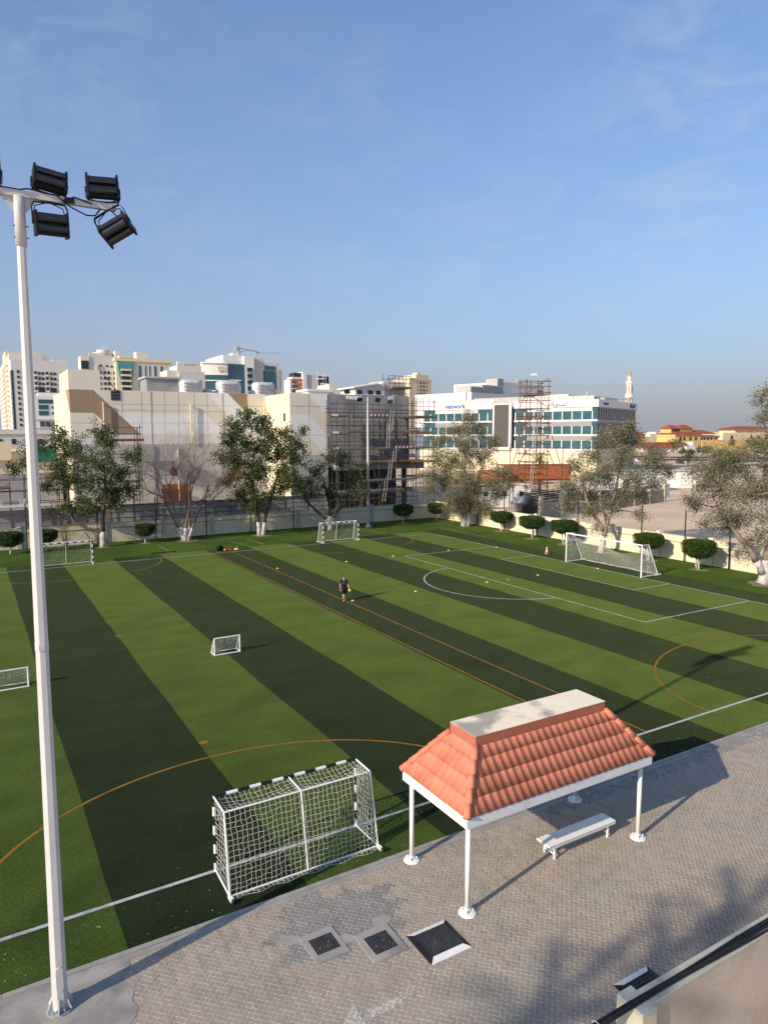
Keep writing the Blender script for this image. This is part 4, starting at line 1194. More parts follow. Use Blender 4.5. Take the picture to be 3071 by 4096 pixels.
MB().add([(-.5, -.8, 1.9), (47, -.8, 1.9), (47, 8, 5.3), (-.5, 8, 5.3), (-.5, 8, 1.9), (47, 8, 1.9)], [(0, 1, 2, 3), (1, 5, 2), (0, 3, 4), (3, 2, 5, 4), (0, 4, 5, 1)]).build('roof', 'red_tile_far', gw)
bx('end_wall', 'tower_grey', gw, 47.02, 49.3, -.5, 8, 0, 5.4)
yb = empty('yellow_wall', (404, 286, 0), math.radians(-8), 'yellow plastered compound wall between trees', 'wall')
bx('wall', 'villa_yellow', yb, 0, 60, 0, .6, 0, 6.2); bx('coping', 'villa_cream', yb, -.2, 60.2, -.15, .75, 6.21, 6.5)
dv = empty('domed_villa', (395.5, 345, 0), 0, 'cream classical villa with small white dome and tall columns', 'villa')
bx('wall', 'villa_cream', dv, 0, 8.4, 0, 10, 0, 15.6)
bx('wall', 'tower_grey', dv, 8.42, 19, 1, 12, 0, 14.2)
MB().lathe([(2.6, 0), (2.4, .8), (1.4, 1.7), (.2, 2.1)], (5.5, 4, 15.6), 16).build('dome', 'office_white', dv)
for k in range(5):
    rod('column', 'villa_cream', dv, (.6 + k * 1.8, -.6, 0), (.6 + k * 1.8, -.6, 14.6), .4)
bx('entablature', 'villa_cream', dv, -.3, 8.7, -1.1, -.01, 14.61, 15.8)
for x, z in ((10, 11), (14.5, 11), (11.5, 6.5)):
    bx('window', 'glass_dark', dv, x, x + 2.2, .8, .99, z - 1.6, z + 1)
wb = empty('white_flat_building', (412, 380, 0), 0, 'plain white flat building behind the domed villa', 'building')
bx('wall', 'office_white', wb, 0, 16, 0, 10, 0, 16.6); bx('parapet', 'office_white', wb, -.3, 16.3, -.3, 10, 16.61, 17)
# flat-roofed houses towards the horizon
for k in range(46):
    d = random.uniform(480, 1500)
    a = YAW + math.radians(random.uniform(17, 33) if k < 34 else random.uniform(-3, 16))
    w, dp, h = random.uniform(14, 60), random.uniform(10, 20), random.uniform(5, 9.5) * (1 if d > 700 else .85)
    e = empty('distant_house', (d * math.sin(a), d * math.cos(a), 0), random.uniform(-.3, .3), 'pale flat roofed house far off towards the horizon', 'house', 'far flat roofed houses')
    m = random.choice(('villa_cream', 'tower_white', 'tower_grey', 'sand_ground'))
    bx('wall', m, e, 0, w, 0, dp, 0, h)
    bx('roof_room', m, e, w * .3, w * .5, 2, dp - 2, h + .01, h + 2.4)

# ------------------------------------------------------------------ building site behind the sunlit wall
def corrugated(name, parent, m, p0, p1, z0, z1, pitch_=.3, amp=.06):
    p0, p1 = Vector((*p0, 0)), Vector((*p1, 0))
    d = p1 - p0; L_ = d.length; t = d / L_; nrm = Vector((-t.y, t.x, 0))
    n = int(L_ / pitch_ * 2)
    vs, fs = [], []
    for k in range(n + 1):
        q = p0 + t * (L_ * k / n) + nrm * (amp if k % 2 else -amp)
        vs += [(q.x, q.y, z0), (q.x, q.y, z1)]
        if k:
            fs.append((2 * k - 2, 2 * k, 2 * k + 1, 2 * k - 1))
    return MB().add(vs, fs).build(name, m, parent)
lw = empty('lot_wall', (66, 70.5, 0), math.atan2(7.5, 38), 'beige panel wall with tall pillars between sandy lot and building site', 'wall')
for k in range(8):
    x = k * 4.9
    bx('pillar', 'parapet_cream', lw, x - .28, x + .28, -.28, .28, 0, 3.1)
    if k < 7 and k != 1:
        bx('panel', 'wall_ledge', lw, x + .29, x + 4.6, -.08, .08, 0, 2.0)
hf = empty('metal_fence', (64, 74, 0), 0, 'blue grey corrugated metal fence behind the beige lot wall', 'fence')
for k in range(2, 9):
    corrugated('sheet', hf, 'hoarding_grey', (k * 4.9, k * .95), (k * 4.9 + 4.8, k * .95 + .93), .1, 2.4)
    rod('post', 'galvanised', hf, (k * 4.9 - .05, k * .95 + .15, 0), (k * 4.9 - .05, k * .95 + .15, 2.6), .06)
cabin = empty('site_cabin', (71.0, 84.5, 0), math.radians(-32), 'pale grey site cabin with small square windows behind the corner tree', 'cabin')
b = MB().box(-4.2, 4.2, -1.6, 1.6, .15, 3.6); b.build('wall', 'tower_grey', cabin)
bx('roof', 'office_white', cabin, -4.4, 4.4, -1.8, 1.8, 3.61, 3.75)
for x in (-2.6, .2, 2.9):
    bx('window', 'glass_dark', cabin, x - .35, x + .35, -1.66, -1.61, 1.9, 2.6)
for x0, y0, rz, m, label in ((107, 122, 1.5, 'container_red', 'long rust red shipping container below the scaffold tower'), (110.6, 117.5, 1.3, 'container_red', 'shorter red shipping container at the end of the long one')):
    e = empty('shipping_container', (x0, y0, 0), rz, label, 'container')
    Ln = 12.2 if rz == 1.5 else 6.1
    bx('body', m, e, 0, Ln, .07, 2.35, .15, 2.55)
    bx('roof', m, e, -.02, Ln + .02, .0, 2.42, 2.56, 2.62)
    corrugated('side', e, m, (0, 0.02), (Ln, 0.02), .2, 2.5, .3, .04)
    corrugated('side', e, m, (0, 2.40), (Ln, 2.40), .2, 2.5, .3, .04)
    for x in (0, Ln):
        for y in (0, 2.42):
            bx('corner_post', m, e, x - .08, x + .08, y - .08, y + .08, .05, 2.6)
rc = empty('red_steel_hut', (84, 92, 0), math.radians(-24), 'rust red steel sheet canopy on posts behind the scaffold tower', 'canopy')
corrugated('sheet_front', rc, 'container_red', (-5.5, -1.4), (6.5, -1.4), 3.6, 6.0, .3, .05)
bx('roof', 'container_red', rc, -5.6, 6.6, -1.2, 2.4, 5.95, 6.05)
for x in (-5.4, -1.6, 2.4, 6.3):
    for y in (-1.25, 2.3):
        rod('post', 'scaffold_rust', rc, (x, y, 0), (x, y, 5.95), .09)
bx('under_deck', 'scaffold_steel', rc, -5.4, 6.4, -1.2, 2.3, 3.3, 3.5)
tb = empty('tarp_stack', (70.0, 77.6, 0), .2, 'blue and pale tarpaulin covered stack under the scaffold tower', 'stack')
MB().lathe([(1.25, 0), (1.3, .9), (1.0, 1.8), (.8, 2.3), (.3, 2.5)], (0, 0, 0), 9).build('tarpaulin', 'tarp_blue', tb)
bx('crates', 'plank_grey', tb, -3.2, -1.2, -1.6, .5, 0, 1.4); bx('sheets', 'white_paint', tb, 1.2, 3.4, -1.8, -.4, 0, .9)
for k in range(26):
    z = .25 + .115 * k
    rod('tube', 'scaffold_rust' if k % 2 else 'scaffold_steel', tb, (-3.5 + random.uniform(-.6, .6), -2.4 + .3 * random.random(), z), (4.6 + random.uniform(-.8, .8), -2.6 + .4 * random.random(), z + random.uniform(-.1, .3)), .05)
rbs = empty('tube_rack', (71.5, 74.6, 0), .1, 'rack of rusty scaffold tubes and grid panels beside the blue tarpaulin', 'rack')
for k in range(10):
    rod('upright', 'scaffold_steel', rbs, (k * .55, 0, 0), (k * .55 + random.uniform(-.2, .2), 0, 3.2 + random.uniform(-.5, .4)), .045)
for k in range(9):
    rod('tube', 'scaffold_rust' if k % 3 else 'ladder_pale', rbs, (-.4, -.1, .3 + k * .34), (5.6, -.1, .3 + k * .34 + random.uniform(-.15, .15)), .045)
bx('crate', 'office_cream', rbs, 5.4, 7.4, -1, .6, 0, 2.0)
for k in range(2):
    e = empty('white_site_shed', (112 + 14 * k, 96 + 3 * k, 0), math.radians(-30), ('white flat roofed shed beyond the metal fence' if k == 0 else 'second white shed with dark doorway further along the metal fence'), 'shed')
    bx('wall', 'office_white', e, -7, 7, -2, 2, 0, 3.4); bx('roof', 'louvre', e, -7.3, 7.3, -2.3, 2.3, 3.41, 3.6)
    bx('door', 'glass_dark', e, -1, .2, -2.06, -2.01, 0, 2.2)
gb = empty('gate_board', (96, 79.5, 0), 0, 'small white notice board on post in front of metal fence', 'board')
rod('post', 'galvanised', gb, (0, 0, 0), (0, 0, 3.6), .05); bx('panel', 'white_paint', gb, -.55, .55, -.1, -.05, 2.4, 3.6)

# clutter behind the wall on the far left
lb = empty('unfinished_building', (-6, 100, 0), 0, 'low cream building shell with grey plaster and green netting left of mural block', 'building')
bx('wall', 'tower_cream', lb, 0, 16.5, 0, 14, 0, 9.4)
bx('grey_wall', 'bare_concrete', lb, 8.2, 16.6, -1.0, -.02, 0, 6.6)
bx('terrace', 'tower_cream', lb, 0, 11, -.5, -.02, 8.3, 10.6)
bx('debris_net', 'green_net', lb, 13.6, 16.2, -.4, -.1, 8.0, 9.9)
for x in (1.5, 3.5, 5.5, 7.5):
    bx('opening', 'glass_dark', lb, x, x + .5, -.6, -.52, 9.2, 9.9)
bl = empty('long_low_building', (0, 330, 0), 0, 'low pale building with row of arches at foot of long apartment block', 'building')
bx('wall', 'tower_grey', bl, -30, 40, 0, 20, 0, 13.5); bx('cornice', 'tower_white', bl, -30, 40, -.6, 0, 11.6, 12.6)
for k in range(12):
    bx('opening', 'glass_dark', bl, -28 + 5 * k, -26.4 + 5 * k, -.2, -.01, 7.5, 9.6)
scl = scaffold('side_scaffold', 'steel scaffold frames with white bundles at the far left of the wall', 1.2, None, [1.2, 2.6, 3.8, 5.2, 6.6, 8.4, 9.4], 82.0, 83.6, 0, 7.2,
     [(z, 1, 9.8) for z in (6.8, 5.6, 4.4, 3.2, 2.4)], [(5.9, 1.1, 3.8, 'plank_grey'), (3.9, .8, 8.6, 'white_paint')], [((1.4, 4), (3.8, 6.6)), ((5.2, 2.3), (8.2, 4.4)), ((6.6, 4.2), (9.3, 2.2))], jig=1.5)
for k, (x, z) in enumerate(((1.6, 3.99), (2.5, 3.99), (4.6, 3.99))):
    bx('white_bundle', 'plastic_wrap', scl, x - 1.2, x - .6, -.1, .9, z, z + .45 + .2 * k)

# ------------------------------------------------------------------ vehicles
def car(name, loc, rz, m, label, van=False):
    e = empty(name, loc, rz, label, 'van' if van else 'car')
    L_, Wd = (5.0, 1.9) if van else (4.5, 1.78)
    prof = [(-L_ / 2, .35), (-L_ / 2, .95), (-L_ / 2 + .35, 1.9), (L_ / 2 - 1.5, 1.95), (L_ / 2 - .7, 1.15), (L_ / 2, .95), (L_ / 2, .35)] if van else \
           [(-L_ / 2, .35), (-L_ / 2, .85), (-L_ / 2 + .5, .95), (-L_ / 2 + 1.1, 1.42), (.45, 1.46), (1.25, .98), (L_ / 2 - .1, .82), (L_ / 2, .6), (L_ / 2, .35)]
    MB().yprism(prof, -Wd / 2, Wd / 2).build('body', m, e, bevel=.08)
    top = 1.8 if van else 1.36
    gl = [(-L_ / 2 + .75, 1.0), (-L_ / 2 + 1.2, top), (.4, top), (1.05, 1.0)]
    for s in (-1, 1):
        y = s * (Wd / 2 + .004)
        MB().add([(x, y, z) for x, z in gl], [(0, 1, 2, 3)]).build('side_window', 'glass_dark', e)
    for x in (-L_ * .3, L_ * .3):
        for s in (-1, 1):
            w = rod('wheel', 'tyre', e, (x, s * Wd / 2 - .1, .33), (x, s * Wd / 2 + .1, .33), .33)
            rod('rim', 'car_silver', e, (x, s * (Wd / 2 + .09), .33), (x, s * (Wd / 2 + .11), .33), .2)
    for s in (-1, 1):
        bx('headlight', 'white_paint', e, L_ / 2 - .04, L_ / 2 + .02, s * .6 - .18, s * .6 + .18, .62, .76)
        bx('tail_light', 'red_plastic', e, -L_ / 2 - .02, -L_ / 2 + .04, s * .65 - .12, s * .65 + .12, .7, .85)
    return e
car('car', (225, 168, .02), .95, 'car_dark', 'dark car on the near lane of the wide road')
car('car', (222, 186, .02), .95, 'car_white', 'white car on the wide road left of dark car')
car('car', (150, 122, 0), .5, 'car_white', 'white car parked by the white shed')
car('car', (158, 118, 0), .5, 'car_silver', 'silver car parked next to a white car by the shed')
car('van', (138, 108, 0), .3, 'car_white', 'white van parked before the metal fence', True)
car('car', (350, 268, .03), .1, 'car_white', 'white car parked beside the box truck')
car('car', (340, 266, .03), .1, 'car_silver', 'silver car parked left of the box truck')
tk = empty('box_truck', (366.5, 274, 0), 0, 'white box truck parked before the red roofed low building', 'truck')
bx('cargo_box', 'office_white', tk, 4.4, 12.2, -1.3, 1.3, .9, 3.6)
b = MB().yprism([(0, .6), (0, 1.6), (.6, 2.7), (2.3, 2.8), (2.3, .6)], -1.15, 1.15); b.build('cab', 'car_white', tk)
bx('cab_window', 'glass_dark', tk, .7, 1.9, -1.17, -1.152, 1.7, 2.5)
bx('chassis', 'car_dark', tk, 1, 12, -.5, .5, .5, .88)
for x in (1.2, 9, 10.4):
    for s in (-1, 1):
        rod('wheel', 'tyre', tk, (x, s * 1.05 - .15, .5), (x, s * 1.05 + .15, .5), .5)

# ------------------------------------------------------------------ trees
VR = np.array([math.cos(YAW), -math.sin(YAW), 0.0])      # picture-right direction on the ground
VF = np.array([math.sin(YAW), math.cos(YAW), 0.0])       # away from the camera
UP = np.array([0, 0, 1.0])
def leaf_quads(C, size, aspect=.5, droop=0.0):
    n = len(C)
    a = rng.normal(size=(n, 3)); a[:, 2] = a[:, 2] * .7 - droop
    a /= np.linalg.norm(a, axis=1)[:, None]
    b_ = rng.normal(size=(n, 3)); b_ -= (b_ * a).sum(1)[:, None] * a
    b_ /= np.linalg.norm(b_, axis=1)[:, None]
    s = size * rng.uniform(.6, 1.4, n)[:, None]
    V = np.stack([C, C + a * s * .5 + b_ * s * aspect * .5, C + a * s, C + a * s * .5 - b_ * s * aspect * .5], 1).reshape(-1, 3)
    F = np.arange(4 * n).reshape(n, 4)
    return V, F
def wiggle(p0, p1, n=5, amp=.12, sag=0.0):
    p0, p1 = np.array(p0, float), np.array(p1, float)
    L_ = np.linalg.norm(p1 - p0)
    off1, off2 = rng.normal(size=3) * amp * L_, rng.normal(size=3) * amp * L_ * .5
    out = []
    for k in range(n + 1):
        f = k / n
        out.append(p0 + (p1 - p0) * f + off1 * math.sin(math.pi * f) + off2 * math.sin(2 * math.pi * f) + UP * sag * math.sin(math.pi * f) * L_)
    return out
def make_tree(name, label, base, trunks, clumps, leaf, bark, n_sub, n_leaf, lsize, sub_sig, paint=1.4, twig=5, aspect=.5, depth=.7, dens=1.0):
    """trunks: list of polylines [(u,w,z,r)...] rising from the base; clumps: (u,z,radius)"""
    e = empty(name, (*base, 0), 0, label, 'tree')
    P = lambda u, w, z: VR * u + VF * w + UP * z
    bt, bp = MB(), MB()
    nodes = []
    for T in trunks:
        pts = [P(*q[:3]) for q in T]
        rad = [q[3] * .82 for q in T]
        fine_p, fine_r = [], []
        for k in range(len(pts) - 1):
            for s in range(4):
                f = s / 4
                fine_p.append(pts[k] * (1 - f) + pts[k + 1] * f + rng.normal(size=3) * rad[k] * .12)
                fine_r.append((rad[k] * (1 - f) + rad[k + 1] * f) * rng.uniform(.92, 1.08))
        fine_p.append(pts[-1]); fine_r.append(rad[-1])
        fine_p[0] = fine_p[0] - UP * .1; fine_r[0] *= 1.2
        cut = next((k for k, q in enumerate(fine_p) if q[2] > paint), 1)
        if paint > 0:
            bp.tube(fine_p[:cut + 1], [r * 1.02 for r in fine_r[:cut + 1]], 9)
        bt.tube(fine_p[cut if paint > 0 else 0:], fine_r[cut if paint > 0 else 0:], 9)
        for q, r in zip(fine_p[len(fine_p) // 2:], fine_r[len(fine_p) // 2:]):
            nodes.append([q, r, 0])
    cl = []
    for (u, z, r) in clumps:
        cl.append((P(u, rng.uniform(-1, 1) * depth * r * 1.6, z), r * 1.06))
    top = nodes[-1][0]
    cl.sort(key=lambda c: np.linalg.norm(c[0] - top))
    leavesC = []
    for c, r in cl:
        cand = min(nodes, key=lambda nd: np.linalg.norm(nd[0] - c) + (3 if nd[0][2] > c[2] + .3 else 0) + .4 * nd[2])
        L_ = np.linalg.norm(c - cand[0])
        rb_ = min(cand[1] * .8, .03 + .022 * L_ + .03 * r)
        pts = wiggle(cand[0], c, 6, .10, .04)
        rads = np.linspace(rb_, .03, 7)
        bt.tube(pts, list(rads), 6)
        for q, rq in list(zip(pts, rads))[2:]:
            nodes.append([q, rq, cand[2] + 1])
        for k in range(int(n_sub * r * r * dens) + 3):
            d = rng.normal(size=3); d /= np.linalg.norm(d)
            q = c + d * r * rng.uniform(.25, 1.08) * np.array([1, 1, .85])
            if k < twig * r:
                bt.tube(wiggle(c, q, 3, .12), [.03, .022, .015, .008], 4, cap=False)
            m_ = int(n_leaf * rng.uniform(.5, 1.5))
            leavesC.append(q + rng.normal(size=(m_, 3)) * sub_sig)
    tk_ = bt.build('trunk', bark, e, smooth=True)
    if paint > 0:
        bp.build('limewashed_foot', 'limewash', tk_, smooth=True)
    V, F = leaf_quads(np.concatenate(leavesC), lsize, aspect)
    mesh_np('crown', V, F, leaf, e)
    return e
def ov(cx, by, k, L):       # picture measurements of a crown (pixels) to metres
    return [((x - cx) * k, (by - y) * k, r * k) for x, y, r in L]
make_tree('leafy_tree', 'broad green tree with one long leaning limb, left of the bare tree', (11.66, 76.14),
    [[(0, 0, 0, .42), (-.05, 0, 1.6, .34), (.1, .1, 3.6, .28), (.5, 0, 5.6, .2), (.4, .2, 8, .12)], [(-.05, 0, 1.55, .24), (-1.3, -.4, 1.9, .22), (-2.6, -.6, 2.7, .19), (-3.3, -.4, 4.2, .15), (-3.2, 0, 6.3, .10)]],
    ov(222, 1181, .0468, [(150, 960, 38), (215, 930, 30), (190, 985, 34), (240, 1000, 36), (125, 1020, 36), (262, 1055, 34), (225, 1070, 34), (285, 985, 20), (312, 975, 14), (160, 1040, 32), (175, 1085, 28), (205, 1035, 32), (250, 1085, 22), (95, 960, 26), (60, 1000, 20), (30, 1010, 18), (140, 930, 22), (105, 1050, 20), (270, 1020, 26), (232, 960, 26), (195, 1100, 20), (150, 1090, 18)]),
    'leaf_green', 'bark', 15, 34, .22, .21, paint=1.35)
make_tree('leafy_tree', 'tall green tree with two whitewashed stems between the bare tree and dark tree', (28.38, 75.39),
    [[(-.2, 0, 0, .30), (-.35, .1, 2.0, .25), (-.6, .2, 4.0, .2), (-.9, 0, 6.5, .15), (-.6, 0, 9.5, .09)], [(.2, 0, 0, .30), (.5, -.1, 2.0, .25), (1.4, -.2, 4.6, .19), (2.1, 0, 7.3, .12)]],
    ov(564, 1157, .052, [(540, 905, 28), (565, 920, 30), (520, 925, 26), (505, 950, 24), (590, 940, 24), (540, 955, 34), (575, 975, 30), (495, 985, 26), (530, 1000, 34), (565, 1015, 34), (620, 945, 30), (645, 960, 26), (660, 930, 12), (640, 990, 28), (610, 985, 28), (615, 1020, 30), (545, 1050, 32), (595, 1065, 22), (635, 1035, 28), (520, 1075, 22), (560, 1080, 24), (500, 1035, 18), (655, 1050, 24), (550, 1095, 16), (608, 1050, 22)]),
    'leaf_green', 'bark', 15, 34, .23, .22, paint=1.5)
make_tree('leafy_tree', 'low dark spreading tree with open black limbs behind the striped goal near the far mast', (37.05, 75.39),
    [[(0, 0, 0, .36), (0, 0, 1.2, .32), (-.1, .1, 3.2, .24), (-.6, 0, 5.6, .14)], [(-.1, 0, 1.0, .22), (-1.6, -.3, 2.4, .18), (-3.0, -.4, 3.8, .12)], [(.1, 0, 1.0, .24), (1.2, .2, 2.6, .19), (3.2, .3, 3.6, .13), (4.4, .2, 4.4, .07)]],
    ov(713, 1145, .055, [(690, 1015, 28), (735, 1005, 30), (765, 1020, 24), (700, 1050, 30), (755, 1050, 30), (662, 1040, 22), (715, 985, 20), (675, 1065, 22), (725, 1065, 22), (775, 1060, 20), (745, 985, 16), (648, 1062, 16), (785, 1040, 14)]),
    'leaf_dark', 'bark', 12, 24, .21, .26, paint=1.3, twig=9)
AC = dict(n_sub=26, n_leaf=34, lsize=.18, sub_sig=.23, twig=7, aspect=.38)
make_tree('feathery_tree', 'grey green feathery tree with forked pale trunk in the corner of the boundary walls', (52.8, 69.61),
    [[(-.1, 0, 0, .48), (-.1, 0, 2.0, .40), (.1, 0, 4.5, .3), (-.2, .2, 7.5, .2), (.1, .1, 11, .1)], [(.25, 0, 0, .40), (.6, 0, 2.4, .32), (1.3, -.2, 5.2, .2), (2.2, 0, 8, .11)]],
    ov(1005, 1137, .0569, [(1010, 905, 20), (990, 930, 26), (1030, 930, 26), (955, 950, 26), (1060, 955, 26), (1000, 965, 34), (945, 990, 28), (1040, 985, 34), (985, 1000, 36), (925, 1030, 28), (1080, 1020, 24), (960, 1035, 34), (1005, 1035, 40), (1055, 1040, 34), (930, 1065, 22), (975, 1075, 34), (1020, 1075, 38), (1075, 1065, 26), (1045, 1090, 26), (990, 1100, 26), (1100, 1045, 14)]),
    'leaf_grey', 'bark_pale', paint=1.5, **AC)
make_tree('feathery_tree', 'grey green feathery tree with sawn-off forked trunk behind the large white goal', (52.23, 47.23),
    [[(0, 0, 0, .36), (.1, 0, 1.6, .32), (.5, 0, 3.2, .26), (1.1, .2, 5.4, .17), (1.5, .2, 8, .1)], [(.15, 0, 2.2, .22), (-.9, -.2, 3.6, .2), (-1.7, -.2, 5.2, .15), (-2.0, 0, 7, .08)], [(.4, 0, 3.0, .2), (.2, .2, 3.9, .2)]],
    ov(1299, 1193, .0441, [(1335, 935, 30), (1300, 950, 28), (1370, 950, 28), (1350, 915, 14), (1275, 985, 30), (1330, 985, 34), (1385, 985, 30), (1415, 1000, 24), (1235, 1005, 22), (1255, 1030, 30), (1305, 1030, 34), (1360, 1030, 34), (1405, 1040, 24), (1240, 1065, 30), (1290, 1070, 32), (1340, 1070, 30), (1385, 1070, 24), (1225, 1090, 20), (1270, 1100, 22), (1320, 1095, 18), (1435, 1020, 14), (1375, 1110, 16), (1215, 1045, 16)]),
    'leaf_grey', 'bark_pale', paint=1.35, **AC)
make_tree('feathery_tree', 'large feathery tree with thick whitewashed base beyond the trimmed bushes along sunlit wall', (51.75, 30.87),
    [[(0, 0, 0, .55), (.2, 0, 1.8, .45), (.5, 0, 4, .34), (.4, .2, 7, .24), (.2, 0, 11, .12)], [(-.1, 0, 1.0, .32), (-1.2, -.2, 2.6, .26), (-2.6, -.2, 4.2, .2), (-3.8, 0, 6.0, .12)]],
    ov(1647, 1261, .0347, [(1640, 845, 20), (1615, 865, 18), (1650, 880, 22), (1625, 900, 22), (1665, 915, 30), (1600, 960, 32), (1645, 955, 34), (1560, 985, 34), (1515, 975, 26), (1490, 1000, 24), (1690, 960, 50), (1535, 1020, 36), (1590, 1010, 40), (1640, 1010, 40), (1490, 1045, 30), (1550, 1060, 40), (1610, 1065, 42), (1660, 1060, 40), (1500, 1085, 28), (1545, 1105, 34), (1600, 1115, 36), (1650, 1110, 34), (1575, 1140, 28), (1630, 1155, 28), (1710, 1040, 60), (1710, 1120, 50), (1520, 1130, 20), (1480, 1015, 16), (1598, 1165, 16), (1475, 1075, 16)]),
    'leaf_grey', 'bark_pale', paint=1.6, **{**AC, 'lsize': .15, 'sub_sig': .19, 'n_sub': 36, 'n_leaf': 26})

# bare tree
def bare_tree(base, label):
    e = empty('bare_tree', (*base, 0), 0, label, 'tree')
    b, bpaint = MB(), MB()
    def grow(p, d, L_, r, lev):
        n = 4
        pts, rad = [p], [r]
        dd = d.copy()
        for k in range(n):
            dd = dd + rng.normal(size=3) * .13 + UP * .05
            dd /= np.linalg.norm(dd)
            pts.append(pts[-1] + dd * L_ / n); rad.append(r * (1 - .42 * (k + 1) / n))
        b.tube(pts, rad, 6 if lev < 2 else 4 if lev < 4 else 3, cap=False)
        if lev >= 5:
            return
        for k in range(4 if lev < 2 else int(rng.integers(3, 5))):
            f = rng.uniform(.35, 1.0)
            i = min(n - 1, int(f * n))
            q = pts[i] + (pts[i + 1] - pts[i]) * (f * n - i)
            ax = rng.normal(size=3) * (.62 if lev < 3 else .75) + np.array([0, 0, .25])
            nd = dd + ax
            nd /= np.linalg.norm(nd)
            grow(q, nd, L_ * rng.uniform(.58, .8), rad[i + 1] * .66, lev + 1)
    for k, (u, w, t) in enumerate(((-.35, 0, .0), (.3, .2, .2), (.05, -.3, .1), (.55, -.1, .3), (-.65, .3, .2))):
        base_p = VR * u * .35 + VF * w * .3
        d = VR * u * .75 + VF * w * .6 + UP
        d /= np.linalg.norm(d)
        p1 = base_p + d * 1.45
        bpaint.tube([base_p - UP * .1, base_p + d * .7, p1], [.24, .19, .17], 8)
        grow(p1, d, 5.0, .15, 0)
    tk_ = b.build('trunk', 'bark_bare', e, smooth=True)
    bpaint.build('limewashed_foot', 'limewash', tk_, smooth=True)
bare_tree((20.08, 76.11), 'bare leafless tree with many thin brown branches and whitewashed base')

# trimmed bushes on short stems
def topiary(base, h, w, label, tall=.5, stems=3, squash=1.0, grp='clipped bushes along the walls'):
    e = empty('clipped_bush', (*base, 0), 0, label, 'bush', grp)
    zt, zb = h, h * (1 - tall)
    R_ = w / 2
    def rad(f):                       # f 0 bottom .. 1 top
        return R_ * (min(1, .30 + 1.55 * f ** .70) if f < .72 else 1.0 * math.sqrt(max(0, 1 - ((f - .72) / .30) ** 4)))
    prof = [(max(.04, rad(f) * .86), zb + (zt - zb) * (f * .93 + .02)) for f in np.linspace(0, .985, 9)]
    n = int(5200 * w * w / 4)
    f = rng.beta(1.3, 1.0, n); a = rng.uniform(0, 2 * math.pi, n)
    top = rng.random(n) < .35
    r = np.array([rad(q) for q in f]) * rng.uniform(.86, 1.03, n)
    r2 = R_ * np.sqrt(rng.random(n)) * .97
    r = np.where(top, r2, r)
    z = np.where(top, zb + (zt - zb) * (.97 - .12 * (r2 / R_) ** 4) + rng.normal(size=n) * .025, zb + (zt - zb) * f)
    bumpy = 1 + .05 * np.sin(a * 5 + base[0]) + .04 * np.sin(a * 9 + z * 6)
    C = np.stack([r * np.cos(a) * bumpy, r * np.sin(a) * bumpy, z + .03 * np.sin(a * 4 + r * 5)], 1)
    V, F = leaf_quads(C, .105, .6)
    fo = mesh_np('foliage', V, F, 'leaf_topiary', e)
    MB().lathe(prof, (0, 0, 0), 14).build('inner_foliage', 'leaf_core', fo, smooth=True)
    b, bw = MB(), MB()
    for k in range(stems):
        t = 2 * math.pi * k / stems + base[1]
        s = .12 if stems > 1 else .03
        p0 = np.array([s * .6 * math.cos(t), s * .6 * math.sin(t), -.03]); p1 = np.array([s * 1.8 * math.cos(t), s * 1.8 * math.sin(t), zb + .35])
        pts = wiggle(p0, p1, 4, .05)
        bw.tube(pts[:4], [.075, .07, .065, .06], 7); b.tube(pts[3:], [.06, .05], 6)
    st = b.build('stem', 'bark_pale', e, smooth=True); bw.build('limewashed_foot', 'limewash', st, smooth=True)
    return e
TOP = [((3.2, 76.1), 2.18, 2.1, 'dark clipped bush by the long wall left of the leafy tree group', .66, 1), ((6.3, 76.3), 2.15, 2.0, 'clipped bush half hidden by the near mast, behind the striped goal', .6, 1), ((15.94, 76.61), 2.0, 1.75, 'small round clipped bush between the broad green tree and bare tree', .62, 1),
       ((47.98, 76.4), 2.33, 2.2, 'dark goblet shaped clipped bush on three white stems beside the far mast', .6, 3), ((53.2, 76.5), 2.25, 1.85, 'clipped bush in the corner where the two boundary walls meet', .62, 1),
       ((53.6, 63.8), 2.3, 2.15, 'clipped bush beside the corner feathery tree along the sunlit wall', .56, 2), ((52.7, 57.5), 2.45, 2.35, 'clipped bush between two others along sunlit wall, behind the traffic cone', .56, 2),
       ((52.7, 52.7), 2.5, 2.35, 'broad clipped bush just behind the far post of large white goal', .54, 2), ((52.7, 42.2), 2.4, 2.2, 'clipped bush behind the rear corner of the large white goal', .56, 3), ((52.4, 36.9), 2.54, 2.25, 'clipped bush standing alone between the large goal and big whitewashed tree', .6, 2)]
for base, h, w, label, tall, st in TOP:
    topiary(base, h, w * 1.14, label, tall, st)
# soil rings
for i, (x, y, r) in enumerate([(11.66, 76.1, .8), (20.1, 76.0, 1.3), (28.4, 75.3, 1.1), (15.9, 76.5, .7), (53.6, 63.7, .9), (52.6, 57.4, .9), (52.6, 52.6, .8), (52.6, 42.1, .9), (52.4, 36.8, .8), (51.7, 30.8, 1.3), (52.2, 47.2, .9), (48, 76.3, .8), (53.2, 76.4, .7)]):
    poly = [(x + r * rng.uniform(.75, 1.1) * math.cos(t), y + r * rng.uniform(.75, 1.1) * math.sin(t)) for t in np.linspace(0, 2 * math.pi, 15)[:-1]]
    struct(MB().add([(a, c, .011) for a, c in poly], [tuple(range(len(poly)))]).build('soil_patch', 'soil'))
